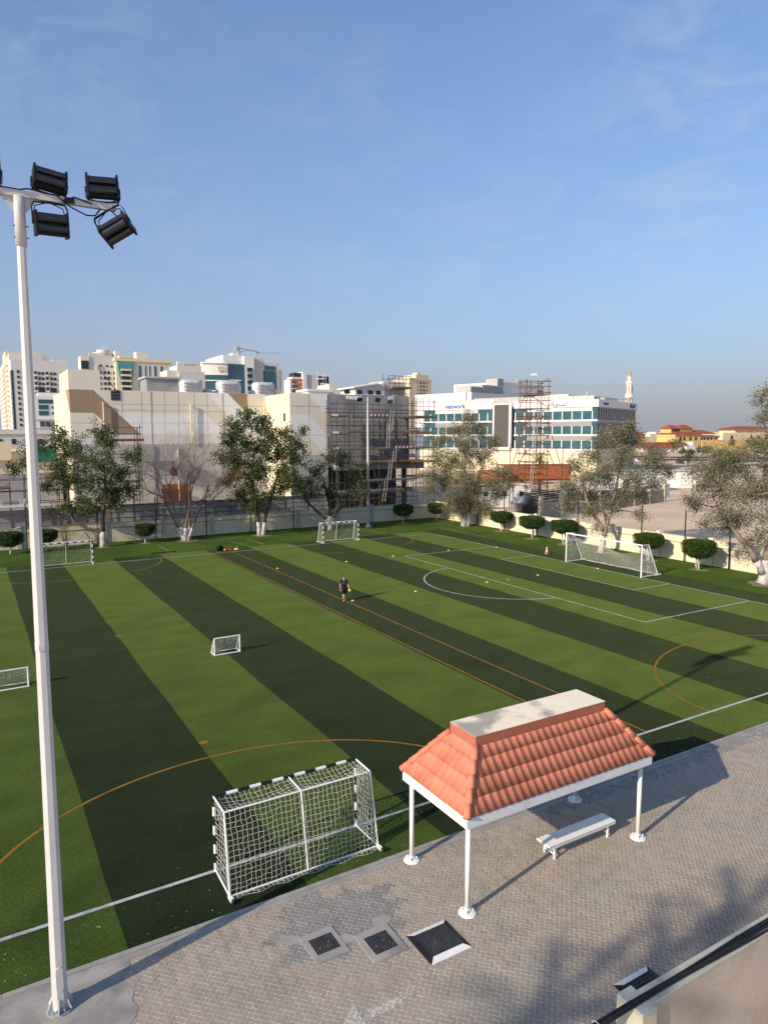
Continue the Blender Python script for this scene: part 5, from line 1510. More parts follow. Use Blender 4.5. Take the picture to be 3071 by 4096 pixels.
# young shrub by the far left goal
e = empty('shrub', (8.4, 78.2, 0), 0, 'thin wispy shrub against the long wall behind the left striped goal', 'shrub')
b = MB()
CC = []
for k in range(14):
    p1 = np.array([rng.normal() * .55, rng.normal() * .3, rng.uniform(1.4, 3.3)])
    b.tube(wiggle((rng.normal() * .08, 0, 0), p1, 4, .06), [.03, .022, .016, .012, .006], 4, cap=False)
    CC.append(p1 * rng.uniform(.45, 1.0, (60, 1)) + rng.normal(size=(60, 3)) * .16)
b.build('stem', 'bark', e); V, F = leaf_quads(np.concatenate(CC), .11, .35); mesh_np('foliage', V, F, 'leaf_dark', e)
# bushes and small trees on the road side
for k, (x, y, h, r) in enumerate([(205, 150, 6, 3.6), (214, 141, 5, 3.2), (178, 142, 7, 4.0), (190, 128, 6, 3.4), (232, 148, 5, 3), (262, 172, 5, 3), (300, 212, 5, 3.2), (318, 222, 4.5, 3), (330, 246, 7, 4), (345, 262, 8, 4.2), (408, 268, 7, 3.4), (420, 262, 8, 3.8), (436, 262, 7, 3.5), (160, 108, 5, 3), (390, 352, 12, 5)]):
    e = empty('roadside_tree', (x, y, 0), 0, 'small olive green tree growing along the wide road beyond the sandy lot', 'tree', 'small roadside trees')
    b = MB(); b.tube([(0, 0, 0), (.1, 0, h * .4), (0, .1, h * .75)], [.22, .16, .07], 6)
    C = []
    for q in range(26):
        d = rng.normal(size=3); d /= np.linalg.norm(d)
        c = np.array([0, 0, h - r * .55]) + d * r * rng.uniform(.3, 1) * np.array([1, 1, .7])
        if q < 6:
            b.tube(wiggle((0, 0, h * .45), c, 3, .1), [.09, .07, .05, .03], 4)
        C.append(c + rng.normal(size=(42, 3)) * .42)
    b.build('trunk', 'bark', e); V, F = leaf_quads(np.concatenate(C), .46, .6); mesh_np('crown', V, F, 'leaf_grey' if k % 3 else 'leaf_green', e)
# date palm behind the red container
def palm(name, loc, h, label, nf=26, fl=2.6, grp=None, tr=.24):
    e = empty(name, loc, 0, label, 'palm tree', grp)
    b = MB()
    b.tube([(0.02 * math.sin(k), .02 * math.cos(k * 1.3), h * k / 12) for k in range(13)], [tr * (1.15 - .2 * k / 12 + .06 * (k % 2)) for k in range(13)], 9)
    b.build('trunk', 'bark', e)
    for k in range(nf):
        a = k * 2.39996; el = 1.25 - 1.7 * (k / nf)
        pts, V, F = [], [], []
        d = np.array([math.cos(a) * math.cos(el), math.sin(a) * math.cos(el), math.sin(el)])
        p_ = np.array([0, 0, h]); side = np.array([-math.sin(a), math.cos(a), 0])
        for s in range(11):
            pts.append(p_.copy()); p_ = p_ + d * fl / 10; d = d + np.array([0, 0, -.13]); d /= np.linalg.norm(d)
        bb = MB(); bb.tube(pts, list(np.linspace(.035, .01, 11)), 4, cap=False)
        for s in range(1, 40):
            f = s / 40 * 10; i = min(9, int(f)); q = pts[i] + (pts[i + 1] - pts[i]) * (f - i)
            t = pts[i + 1] - pts[i]; t = t / np.linalg.norm(t)
            ll = .55 * math.sin(math.pi * (.12 + .85 * s / 40)) * fl / 2.6
            for sg in (-1, 1):
                tip = q + (side * sg * .85 + t * .6 - UP * .25) * ll
                bb.add([q, q + t * .05, tip], [(0, 1, 2)])
        bb.build('frond', 'leaf_green', e)
    return e
palm('palm_tree', (96, 103, 0), 6.2, 'short date palm standing behind the red canopy', 24, 2.8)

# ------------------------------------------------------------------ goals
def net_surface(b, S, nu, nv, r, jit=.02, n=4):
    G_ = [[Vector(S(i / nu, j / nv)) + Vector(rng.normal(size=3) * jit * (0 if i in (0, nu) or j in (0, nv) else 1)) for j in range(nv + 1)] for i in range(nu + 1)]
    for i in range(nu + 1):
        b.tube(G_[i], r, n, cap=False)
    for j in range(nv + 1):
        b.tube([G_[i][j] for i in range(nu + 1)], r, n, cap=False)
def lerp(a, c, f):
    return a + (c - a) * f
def striped_bar(name, parent, p0, p1, r, n, first=0):
    b = MB()
    p0, p1 = Vector(p0), Vector(p1)
    for k in range(n):
        b.tube([p0.lerp(p1, k / n), p0.lerp(p1, (k + 1) / n)], r if (k + first) % 2 == 0 else r * 1.04, 10, mi=(k + first) % 2, cap=True)
    return b.build(name, ['white_paint', 'black_paint'], parent, smooth=False)
def handball_goal(loc, rz, label, W_=4.2, Hh=2.08, top=.9, bot=1.3, cell=.135, r=.0050, wheels=False, sag=.05):
    """local: goal line along x, net towards +y"""
    e = empty('striped_goal', loc, rz, label, 'goal')
    w = W_ / 2
    striped_bar('post', e, (-w, 0, 0), (-w, 0, Hh), .045, 8, 0); striped_bar('post', e, (w, 0, 0), (w, 0, Hh), .045, 8, 0)
    striped_bar('crossbar', e, (-w, 0, Hh), (w, 0, Hh), .047, 13, 1)
    for s in (-1, 1):
        rod('top_arm', 'white_paint', e, (s * w, 0, Hh), (s * w, top, Hh - .02), .026)
        rod('rear_stay', 'white_paint', e, (s * w, top, Hh - .02), (s * (w + .03), bot, .04), .028)
        rod('ground_bar', 'white_paint', e, (s * w, 0, .04), (s * (w + .03), bot, .04), .026)
        bx('foot', 'white_paint', e, s * (w + .03) - .05, s * (w + .03) + .05, bot - .02, bot + .22, .01, .07)
        if wheels:
            rod('wheel', 'black_rubber', e, (s * (w + .03) - .03, bot + .28, .07), (s * (w + .03) + .03, bot + .28, .07), .065)
    rod('rear_top_bar', 'white_paint', e, (-w, top, Hh - .02), (w, top, Hh - .02), .026)
    rod('rear_bottom_bar', 'white_paint', e, (-w - .03, bot, .04), (w + .03, bot, .04), .026)
    rod('middle_stay', 'white_paint', e, (0, top, Hh - .02), (0, bot, .04), .026)
    rod('middle_arm', 'white_paint', e, (0, 0, Hh), (0, top, Hh - .02), .024)
    b = MB()
    nx = int(W_ / cell); nz = int(Hh / cell); nt = max(4, int(top / cell))
    net_surface(b, lambda u, v: (lerp(-w, w, u) , lerp(top, bot, v) + sag * math.sin(math.pi * v) * (1.2 + .6 * math.sin(u * 9)), lerp(Hh - .02, .05, v)), nx, nz, r, cell * .10)
    net_surface(b, lambda u, v: (lerp(-w, w, u), lerp(0, top, v), Hh - .01 - sag * 3.0 * abs(math.sin(2 * math.pi * u)) * math.sin(math.pi * v) - .03 * math.sin(math.pi * v)), nx, nt, r, cell * .10)
    for s in (-1, 1):
        net_surface(b, lambda u, v: (s * (w - sag * 1.4 * math.sin(math.pi * u) * math.sin(math.pi * v)), lerp(0, lerp(top, bot, v), u), lerp(Hh - .02, .05, v)), nt + 2, nz, r, cell * .12)
    net_surface(b, lambda u, v: (lerp(-w, w, u), bot + .02 + .16 * v * (.5 + .5 * math.sin(u * 17) ** 2), .05 - .025 * v), nx, 2, r, cell * .12)
    b.build('net', 'net_white', e)
    return e
handball_goal((7.16, 17.34, 0), math.pi, 'black and white striped goal with wheels, netting towards the pavement', wheels=True, bot=1.24, top=.86)
handball_goal((33.95, 66.4, 0), 0, 'black and white striped goal before the dark spreading tree and far mast', cell=.2, r=.007)
handball_goal((7.2, 66.4, 0), 0, 'black and white striped goal on the far touchline behind the near mast', cell=.2, r=.007, W_=4.1)
def mini_goal(loc, label, W_=1.36, Hh=.92):
    e = empty('mini_goal', loc, 0, label, 'goal')
    w = W_ / 2
    for s in (-1, 1):
        rod('post', 'white_paint', e, (s * w, 0, 0), (s * w, 0, Hh), .036)
        rod('rear_stay', 'white_paint', e, (s * w, 0, Hh), (s * w, .62, .03), .03)
        rod('ground_bar', 'white_paint', e, (s * w, 0, .035), (s * w, .62, .035), .03)
    rod('crossbar', 'white_paint', e, (-w - .03, 0, Hh), (w + .03, 0, Hh), .036)
    rod('front_ground_bar', 'white_paint', e, (-w, 0, .035), (w, 0, .035), .034)
    rod('rear_ground_bar', 'white_paint', e, (-w, .62, .035), (w, .62, .035), .03)
    b = MB()
    net_surface(b, lambda u, v: (lerp(-w, w, u), lerp(.0, .62, v) + .10 * math.sin(math.pi * v), lerp(Hh, .05, v)), 12, 10, .006, .012)
    for s in (-1, 1):
        net_surface(b, lambda u, v: (s * (w + .05 * math.sin(math.pi * u) * math.sin(math.pi * v)), lerp(0, .66 * v, u), lerp(Hh, .05, v)), 5, 9, .006, .012)
    b.build('net', 'net_white', e)
mini_goal((11.25, 35.2, 0), 'small white training goal alone in the middle of the pitch')
mini_goal((1.2, 35.2, 0), 'small white training goal next to the near floodlight mast', 1.4)
# large goal on the goal line
bg = empty('football_goal', (45.65, 41.25, 0), 0, 'large white football goal with sagging white net before the clipped bushes', 'goal')
HW, HG = 4.08, 2.6
for s in (-1, 1):
    rod('post', 'white_paint', bg, (0, s * HW, 0), (0, s * HW, HG + .05), .065)
    rod('top_arm', 'white_paint', bg, (0, s * HW, HG), (.75, s * HW, HG), .035)
    rod('rear_stay', 'white_paint', bg, (.75, s * HW, HG), (2.0, s * HW, .06), .045)
    rod('ground_bar', 'white_paint', bg, (0, s * HW, .06), (2.25, s * HW, .06), .04)
    bx('foot_weight', 'white_paint', bg, 1.7, 2.35, s * HW - .06, s * HW + .06, .02, .12)
rod('crossbar', 'white_paint', bg, (0, -HW - .06, HG), (0, HW + .06, HG), .065)
b = MB()
def big_net(u, v):
    y = lerp(-HW, HW, u)
    edge = abs(2 * u - 1) ** 3
    top_z = lerp(1.75 - .35 * math.sin(u * 7.0) * (1 - edge), HG - .05, edge)
    x = lerp(.75, 2.0, v) + .25 * math.sin(math.pi * v) * (1 - edge) - (1 - edge) * .2 * (1 - v)
    return (x, y, lerp(top_z, .05, v))
net_surface(b, big_net, 46, 15, .009, .02)
for s in (-1, 1):
    net_surface(b, lambda u, v: (lerp(.03, lerp(.75, 2.0, v), u), s * (HW - .12 * math.sin(math.pi * u)), lerp(HG - .05 - .5 * math.sin(math.pi * u) * (1 - v), .05, v)), 9, 14, .009, .025)
net_surface(b, lambda u, v: (2.0 + .12 * v + .1 * math.sin(u * 20), lerp(-HW, HW, u), .04 + .05 * (1 - v)), 60, 3, .012, .03)
b.build('net', 'net_white', bg)

# ------------------------------------------------------------------ near floodlight mast
mast = empty('floodlight_mast', (1.0, 14.53, 0.0325), 0, 'tall pale octagonal floodlight mast standing on the concrete apron', 'floodlight mast')
b = MB()
def seg(z0, z1, r0_, r1_):
    b.tube([(0.006 * z0, 0, z0), (0.006 * z1, 0, z1)], [r0_, r1_], 8)
seg(.03, 7.55, .155, .118); seg(7.45, 14.9, .123, .078)
pole_ = b.build('pole', 'mast_steel', mast)
MB().tube([(.045, 0, 7.40), (.045, 0, 7.56)], [.128, .126], 8).build('slip_joint', 'mast_steel', pole_)
bx('joint_clip', 'mast_steel', mast, -.02, .08, -.155, -.115, 7.42, 7.52)
MB().tube([(.09, 0, 14.8), (.094, 0, 15.45), (.094, 0, 15.66)], [.095, .092, .10], 14).build('head_collar', 'mast_steel', pole_, smooth=True)
MB().lathe([(.27, 0), (.27, .03)], (0, 0, 0), 12).build('base_plate', 'galvanised', mast)
for k in range(6):
    a = 2 * math.pi * (k + .3) / 6
    c, s = math.cos(a), math.sin(a)
    q = [(.13, .03), (.26, .03), (.26, .06), (.15, .30)]
    t = Vector((-s, c, 0)) * .008
    MB().add([Vector((c * r, s * r, z)) + t for r, z in q] + [Vector((c * r, s * r, z)) - t for r, z in q], [(0, 1, 2, 3), (7, 6, 5, 4), (0, 4, 5, 1), (1, 5, 6, 2), (2, 6, 7, 3), (3, 7, 4, 0)]).build('gusset', 'mast_steel', mast)
    a += .5
    rod('anchor_bolt', 'galvanised', mast, (.21 * math.cos(a), .21 * math.sin(a), .03), (.21 * math.cos(a), .21 * math.sin(a), .10), .022)
hatch = MB()
hp = [(.065 * math.cos(t), .19 + .065 * math.sin(t)) for t in np.linspace(0, math.pi, 9)] + [(.065 * math.cos(t), -.19 + .065 * math.sin(t)) for t in np.linspace(math.pi, 2 * math.pi, 9)]
hatch.yprism(hp, -.012, .012)
ho = hatch.build('access_hatch', 'mast_steel', pole_)
ho.location = (.004, -.152, .72)
ARM_Z = 15.70
bx('cross_arm', 'mast_steel', mast, -2.0, 1.72, -.05, .05, ARM_Z - .055, ARM_Z + .055)
for s in (-1, 1):
    MB().yprism([(.094 + s * .08, ARM_Z - .06), (.094 + s * .30, ARM_Z - .06), (.094 + s * .08, ARM_Z - .34)], -.01, .01).build('arm_gusset', 'mast_steel', mast)
for z in (14.95, 15.15):
    for s in (-1, 1):
        rod('collar_bolt', 'galvanised', mast, (.094 + s * .09, -.02, z), (.094 + s * .13, -.02, z), .016)
def floodlight(x, up, tilt, yawz, roll=0.0, drop=.30):
    """a twin-module floodlight in a U bracket; local y- faces the pitch side turned by yaw"""
    e = empty('floodlight', (x, 0, ARM_Z + (.06 if up else -.06)), 0, parent=mast)
    e.rotation_euler = (0, roll, yawz)
    sg = 1 if up else -1
    hw = .262
    # bracket: a bent strap from the arm out to both sides of the lamp
    b = MB()
    for s in (-1, 1):
        P = [(0, .0, sg * .02), (s * hw * 1.02, .0, sg * .03), (s * hw * 1.14, .0, sg * .10), (s * hw * 1.16, 0, sg * drop)]
        for k in range(3):
            p0, p1 = Vector(P[k]), Vector(P[k + 1])
            d = (p1 - p0).normalized(); nn = Vector((d.z, 0, -d.x)) * .006; w2 = Vector((0, .035, 0))
            vs = [p0 - nn - w2, p0 + nn - w2, p0 + nn + w2, p0 - nn + w2, p1 - nn - w2, p1 + nn - w2, p1 + nn + w2, p1 - nn + w2]
            b.add(vs, [(0, 3, 2, 1), (4, 5, 6, 7), (0, 1, 5, 4), (1, 2, 6, 5), (2, 3, 7, 6), (3, 0, 4, 7)])
    b.build('bracket', 'black_paint', e)
    R_ = Matrix.Rotation(tilt, 4, 'X')
    T = Matrix.Translation((0, 0, sg * drop))
    b = MB()
    b.box(-hw, hw, -.06, .02, -.19, .19)
    for k in range(12):
        z = -.18 + k * .032
        b.box(-hw * .95, hw * .95, .02, .075, z, z + .012)
    for s in (-1, 1):
        b.box(s * hw * 1.0 - .02, s * hw * 1.0 + .02, -.13, .09, -.215, .215)
    b.v = [tuple(T @ R_ @ Vector(q)) for q in b.v]
    b.build('lamp_body', 'black_paint', e)
    for zz in (-.075, .095):
        b = MB()
        b.tube([(-hw * .86, -.10, zz), (hw * .86, -.10, zz)], .068, 10)
        b.tube([(-hw * .9, -.10, zz), (-hw * .8, -.10, zz)], .076, 10); b.tube([(hw * .8, -.10, zz), (hw * .9, -.10, zz)], .076, 10)
        b.v = [tuple(T @ R_ @ Vector(q)) for q in b.v]
        b.build('lamp_module', 'lamp_glass', e)
    for s in (-1, 1):
        pts = [T @ R_ @ Vector((s * hw * .95, .03, .1)), T @ R_ @ Vector((s * hw * 1.15, .06, 0)), Vector((s * hw * .9, .05, sg * .08)), Vector((0, .04, 0))]
        b = MB(); b.tube(pts, .011, 5); b.build('lead', 'black_rubber', e)
    return e
floodlight(.58, True, -.45, .05, .12, .24)
floodlight(1.52, True, -.15, -.1, -.05, .27)
floodlight(.58, False, .1, .1, -.04, .40)
floodlight(1.55, False, .9, -.55, -.5, .40)
floodlight(-.45, True, -.3, 0); floodlight(-1.5, True, -.3, 0); floodlight(-1.5, False, .3, 0)
for pts in ([(-1.9, 0, .06), (-.3, -.03, .075), (0.1, -.04, .065), (.25, -.05, .10), (.45, -.06, .07), (.7, -.06, .06), (.8, -.06, -.02), (1.0, -.07, .07), (1.3, -.06, .0)], [(.8, -.06, -.03), (.95, -.06, -.12), (1.2, -.06, -.22), (1.35, -.05, -.2), (1.45, -.05, -.06)], [(1.62, -.05, -.06), (1.78, -.06, -.2), (1.82, -.06, -.36), (1.9, -.05, -.5)]):
    b = MB(); b.tube([(x, y, ARM_Z + z) for x, y, z in pts], .014, 6); b.build('cable', 'black_rubber', mast, smooth=True)
bx('cable_box', 'black_paint', mast, .84, 1.0, -.08, -.05, ARM_Z - .05, ARM_Z + .05)

# far mast
fm = empty('floodlight_mast', (42.27, 75.34, 0), 0, 'tall grey floodlight mast standing on the lawn before scaffolded wing', 'floodlight mast')
MB().tube([(0, 0, 0), (0, 0, 7.5)], [.20, .15], 8).build('lower_pole', 'galvanised', fm)
MB().tube([(0, 0, 7.4), (0, 0, 15.9)], [.155, .09], 8).build('upper_pole', 'mast_steel', fm)
MB().lathe([(.42, .0), (.42, .05), (.22, .35)], (0, 0, 0), 8).build('base', 'galvanised', fm)
bx('cross_arm', 'galvanised', fm, -3.2, 2.2, -.06, .06, 15.9, 16.02)
for x, up in ((-1.1, 1), (.4, 1), (1.5, 1), (-1.1, -1), (1.4, -1), (-2.8, 1)):
    z = 15.96 + up * .45
    f = bx('floodlight', 'black_paint', fm, x - .32, x + .32, -.12, .1, z - .22, z + .22)
    f.rotation_euler = (-.4 * up, 0, 0)
    rod('bracket', 'black_paint', fm, (x, 0, 15.96), (x, 0, z), .04)
    l = bx('lamp_face', 'lamp_glass', fm, x - .27, x + .27, -.17, -.125, z - .17, z + .17)
    l.rotation_euler = (-.4 * up, 0, 0)

# ------------------------------------------------------------------ tiled shelter
SX0, SX1, SY0, SY1 = 9.57, 16.02, 12.44, 15.26
ZB, ZE, ZC, ZT = 2.275, 2.53, 3.74, 4.0
CX0, CX1, CY0, CY1 = 10.48, 15.02, 13.30, 14.37
sh = empty('shelter', (12.8, 13.85, 0), 0, 'open shelter with red tiled hip roof, white beams and four posts', 'shelter')
ox, oy = 12.8, 13.85
for (x, y) in ((9.75, 12.62), (9.75, 15.08), (15.85, 12.68), (15.85, 15.10)):
    p_ = MB().tube([(x - ox, y - oy, .02), (x - ox, y - oy, ZB + .02)], .062, 16).build('post', 'white_gloss', sh, smooth=True)
    prof = [(.225, .025), (.215, .05), (.15, .065), (.09, .075), (.072, .16)]
    b = MB(); b.lathe(prof, (x - ox, y - oy, 0), 18)
    b.v = [(vx + .006 * math.sin(k * 2.3), vy + .006 * math.sin(k * 1.7), vz) for k, (vx, vy, vz) in enumerate(b.v)]
    b.build('post_foot', 'white_paint', p_)
    for k in range(4):
        a = math.pi / 4 + k * math.pi / 2
        rod('anchor_bolt', 'white_paint', p_, (x - ox + .13 * math.cos(a), y - oy + .13 * math.sin(a), .08), (x - ox + .13 * math.cos(a), y - oy + .13 * math.sin(a), .15), .018)
T_ = .06
bx('fascia', 'white_gloss', sh, SX0 - ox, SX1 - ox, SY0 - oy, SY0 - oy + T_, ZB, ZE)
bx('fascia', 'white_gloss', sh, SX0 - ox, SX1 - ox, SY1 - oy - T_, SY1 - oy, ZB, ZE)
bx('fascia', 'white_gloss', sh, SX0 - ox, SX0 - ox + T_, SY0 - oy + T_ + .002, SY1 - oy - T_ - .002, ZB, ZE)
bx('fascia', 'white_gloss', sh, SX1 - ox - T_, SX1 - ox, SY0 - oy + T_ + .002, SY1 - oy - T_ - .002, ZB, ZE)
bx('ceiling', 'white_gloss', sh, SX0 - ox + T_ + .003, SX1 - ox - T_ - .003, SY0 - oy + T_ + .003, SY1 - oy - T_ - .003, ZE - .06, ZE - .02)
# roof underlay
E0 = [(SX0 - ox - .008, SY0 - oy - .008), (SX1 - ox + .008, SY0 - oy - .008), (SX1 - ox + .008, SY1 - oy + .008), (SX0 - ox - .008, SY1 - oy + .008)]
E1 = [(CX0 - ox, CY0 - oy), (CX1 - ox, CY0 - oy), (CX1 - ox, CY1 - oy), (CX0 - ox, CY1 - oy)]
roof = MB().add([(x, y, ZE + .005) for x, y in E0] + [(x, y, ZC) for x, y in E1], [(k, (k + 1) % 4, 4 + (k + 1) % 4, 4 + k) for k in range(4)] + [(4, 5, 6, 7), (3, 2, 1, 0)]).build('roof', 'roof_red_band', sh)
bx('roof_cap', 'roof_red_band', roof, CX0 - ox, CX1 - ox, CY0 - oy, CY1 - oy, ZC - .05, ZT)
top_ = MB()
nx_, ny_ = 16, 6
gv = [[(lerp(CX0 - ox - .01, CX1 - ox + .01, i / nx_), lerp(CY0 - oy - .01, CY1 - oy + .01, j / ny_), ZT + .004 + (.012 if 0 < i < nx_ and 0 < j < ny_ else .012)) for j in range(ny_ + 1)] for i in range(nx_ + 1)]
top_.add([q for r_ in gv for q in r_], [(i * (ny_ + 1) + j, (i + 1) * (ny_ + 1) + j, (i + 1) * (ny_ + 1) + j + 1, i * (ny_ + 1) + j + 1) for i in range(nx_) for j in range(ny_)])
top_.box(CX0 - ox - .008, CX1 - ox + .008, CY0 - oy - .008, CY1 - oy + .008, ZT + .001, ZT + .014)
top_.build('roof_slab', 'roof_slab', roof)
TW, TL = .230, .400
prof_u = [0, .10, .22, .36, .50, .64, .78, .90, 1.0]
prof_h = [.004, .001, .011, .024, .029, .024, .011, .001, .004]
tile_cache = {}
def tile_slope(p00, p10, p01, p11):
    """eave corners p00->p10, top corners p01->p11 (parent coordinates)"""
    p00, p10, p01, p11 = map(Vector, (p00, p10, p01, p11))
    ux = (p10 - p00).normalized()
    L_ = (p10 - p00).length
    mid0, mid1 = (p00 + p10) / 2, (p01 + p11) / 2
    vy = (mid1 - mid0); Hs = vy.length; vy.normalize()
    nz = ux.cross(vy).normalized()
    u0_ = (p01 - p00).dot(ux); u1_ = (p11 - p00).dot(ux)
    lo = lambda v: u0_ * v / Hs
    hi = lambda v: L_ + (u1_ - L_) * v / Hs
    rows = int(math.ceil(Hs / TL))
    cols = int(round(L_ / TW)); tw = L_ / cols
    for r_ in range(rows):
        v0, v1 = r_ * TL - (.02 if r_ else -.004), min(Hs, (r_ + 1) * TL + .03)
        for c in range(cols):
            a = c * tw
            if a + tw * .5 < lo(r_ * TL + TL * .35) - tw * .45 or a + tw * .5 > hi(r_ * TL + TL * .35) + tw * .45:
                continue
            vs = []
            lift0, lift1 = .014, .006
            jz = random.uniform(-.003, .003)
            for (vv, lf) in ((v0, lift0), (v1, lift1)):
                for fu, fh in zip(prof_u, prof_h):
                    u = min(max(a + fu * tw, lo(max(vv, 0))), hi(max(vv, 0)))
                    vs.append(p00 + ux * u + vy * vv + nz * (fh + lf + jz))
            for fu, fh in zip(prof_u, prof_h):          # front lip
                u = min(max(a + fu * tw, lo(0 if v0 < 0 else v0)), hi(0 if v0 < 0 else v0))
                vs.append(p00 + ux * u + vy * (v0 + .006) + nz * (fh + lift0 + jz - .012))
            n = len(prof_u)
            fs = [(k, k + 1, n + k + 1, n + k) for k in range(n - 1)] + [(2 * n + k, 2 * n + k + 1, k + 1, k) for k in range(n - 1)]
            t = MB().add(vs, fs).build('roof_tile', 'roof_tile', roof)
            t.data.polygons.foreach_set('use_smooth', [k < n - 1 for k in range(len(t.data.polygons))])
zc, ze = ZC, ZE + .01
A_, B_, C_, D_ = [(x, y, ze) for x, y in E0]
a_, b_, c_, d_ = [(x, y, zc) for x, y in E1]
tile_slope(A_, B_, a_, b_); tile_slope(B_, C_, b_, c_); tile_slope(C_, D_, c_, d_); tile_slope(D_, A_, d_, a_)
for p0, p1 in ((A_, a_), (B_, b_), (C_, c_), (D_, d_)):
    p0, p1 = Vector(p0), Vector(p1)
    for k in range(5):
        f0, f1 = k / 5 - .015, (k + 1) / 5 + .02
        q0, q1 = p0.lerp(p1, f0) + Vector((0, 0, .045)), p0.lerp(p1, min(1, f1)) + Vector((0, 0, .035))
        MB().tube([q0, q1], [.098, .080], 10).build('hip_tile', 'roof_tile', roof, smooth=True)

# bench
bn = empty('bench', (14.1, 13.32, 0.03), 0, 'white backless bench on steel legs under the shelter', 'bench')
b = MB().box(-1.28, 1.28, -.245, .245, .405, .455); b.build('seat', 'white_gloss', bn, bevel=.012)
bx('seat_edge', 'white_gloss', bn, -1.26, 1.26, -.25, -.247, .36, .404)
for x in (-1.02, 1.02):
    for y in (-.19, .19):
        bx('leg', 'white_paint', bn, x - .025, x + .025, y - .025, y + .025, 0, .404)
    bx('crosspiece', 'white_paint', bn, x - .018, x + .018, -.164, .164, .12, .155)
    bx('crosspiece', 'white_paint', bn, x - .018, x + .018, -.164, .164, .365, .400)
bx('rail', 'white_paint', bn, -.99, .99, -.015, .015, .13, .15)

# ------------------------------------------------------------------ coach
man = empty('person', (21.86, 42.42, 0.014), 0, 'person in black cap, shirt and shorts walking on the pitch with cones in hand', 'person')
man.rotation_euler = (0, 0, math.atan2(-42.4, -21.9) + math.pi / 2 + .12)      # local -y faces the camera side
def skin_mesh(name, pts, edges, rads, m, parent, sub=2, root=0):
    me = bpy.data.meshes.new(name)
    me.from_pydata(pts, edges, [])
    o = bpy.data.objects.new(name, me)
    COL.objects.link(o); o.parent = parent
    md = o.modifiers.new('skin', 'SKIN'); md.use_smooth_shade = True
    if not me.skin_vertices:
        me.attributes.new('dummy', 'FLOAT', 'POINT')
    sv = me.skin_vertices[0].data
    for k, r in enumerate(rads):
        sv[k].radius = r if hasattr(r, '__len__') else (r, r)
        sv[k].use_root = k == root
    s = o.modifiers.new('sub', 'SUBSURF'); s.levels = sub; s.render_levels = sub
    me.materials.append(MATS[m])
    return o
def chain(pts):
    return [(k, k + 1) for k in range(len(pts) - 1)]
# x: person's left is +x when facing -y
J = {'pelvis': (0, 0, .95), 'belly': (0, -.01, 1.12), 'chest': (0, -.01, 1.32), 'neck0': (0, .0, 1.48), 'neck1': (0, -.015, 1.55), 'head0': (0, -.02, 1.62), 'head1': (0, -.02, 1.73),
     'shL': (.19, 0, 1.43), 'elL': (.29, .02, 1.15), 'wrL': (.335, -.09, .92), 'hdL': (.345, -.12, .85),
     'shR': (-.19, 0, 1.43), 'elR': (-.25, .03, 1.14), 'wrR': (-.245, -.03, .89), 'hdR': (-.24, -.05, .81),
     'hiL': (.10, 0, .90), 'knL': (.10, .04, .50), 'anL': (.06, .30, .17), 'toL': (.06, .24, .05),
     'hiR': (-.10, 0, .90), 'knR': (-.07, -.10, .49), 'anR': (-.04, -.06, .09), 'toR': (-.05, -.24, .045)}
names = list(J)
ix = {n: k for k, n in enumerate(names)}
ed = [('pelvis', 'belly'), ('belly', 'chest'), ('chest', 'neck0'), ('neck0', 'neck1'), ('neck1', 'head0'), ('head0', 'head1'), ('chest', 'shL'), ('shL', 'elL'), ('elL', 'wrL'), ('wrL', 'hdL'), ('chest', 'shR'), ('shR', 'elR'), ('elR', 'wrR'), ('wrR', 'hdR'),
      ('pelvis', 'hiL'), ('hiL', 'knL'), ('knL', 'anL'), ('anL', 'toL'), ('pelvis', 'hiR'), ('hiR', 'knR'), ('knR', 'anR'), ('anR', 'toR')]
rd = {'pelvis': (.14, .10), 'belly': (.13, .10), 'chest': (.15, .11), 'neck0': .06, 'neck1': .055, 'head0': (.075, .09), 'head1': (.075, .09), 'shL': .062, 'elL': .045, 'wrL': .032, 'hdL': (.038, .02), 'shR': .062, 'elR': .045, 'wrR': .032, 'hdR': (.038, .02),
      'hiL': .085, 'knL': .062, 'anL': .042, 'toL': .035, 'hiR': .085, 'knR': .062, 'anR': .042, 'toR': .035}
body = skin_mesh('body', [J[n] for n in names], [(ix[a], ix[c]) for a, c in ed], [rd[n] for n in names], 'skin', man)
for s, hd in ((1, J['hdL']), (-1, J['hdR'])):
    for k in range(4):
        x = hd[0] + (k - 1.5) * .019; L_ = (.07, .08, .076, .06)[k]
        P = [(x, hd[1], hd[2] + .01), (x, hd[1] - .012, hd[2] - L_ * .5), (x + .002, hd[1] - .035, hd[2] - L_ * .9)]
        skin_mesh('finger', P, chain(P), [.0095, .009, .0075], 'skin', body, 1)
    P = [(hd[0] - s * .03, hd[1] - .01, hd[2] + .03), (hd[0] - s * .055, hd[1] - .03, hd[2] - .0), (hd[0] - s * .05, hd[1] - .045, hd[2] - .03)]
    skin_mesh('thumb', P, chain(P), [.011, .010, .008], 'skin', body, 1)
MB().tube([(0, -.105, 1.665), (0, -.125, 1.635), (0, -.10, 1.625)], [.008, .017, .012], 6).build('nose', 'skin', body, smooth=True)
for s in (-1, 1):
    MB().lathe([(.012, -.03), (.02, 0), (.012, .03)], (s * .088, -.01, 1.655), 7).build('ear', 'skin', body, smooth=True)
    MB().lathe([(.004, -.008), (.010, 0), (.004, .008)], (s * .032, -.10, 1.678), 6).build('eye', 'black_paint', body)
bx('mouth', 'roof_red_band', body, -.022, .022, -.108, -.098, 1.598, 1.606)
P = [(0, 0, .76), (0, -.01, 1.12), (0, -.01, 1.32), (0, 0, 1.46), (.19, 0, 1.435), (.245, .01, 1.24), (-.19, 0, 1.435), (-.225, .015, 1.24)]
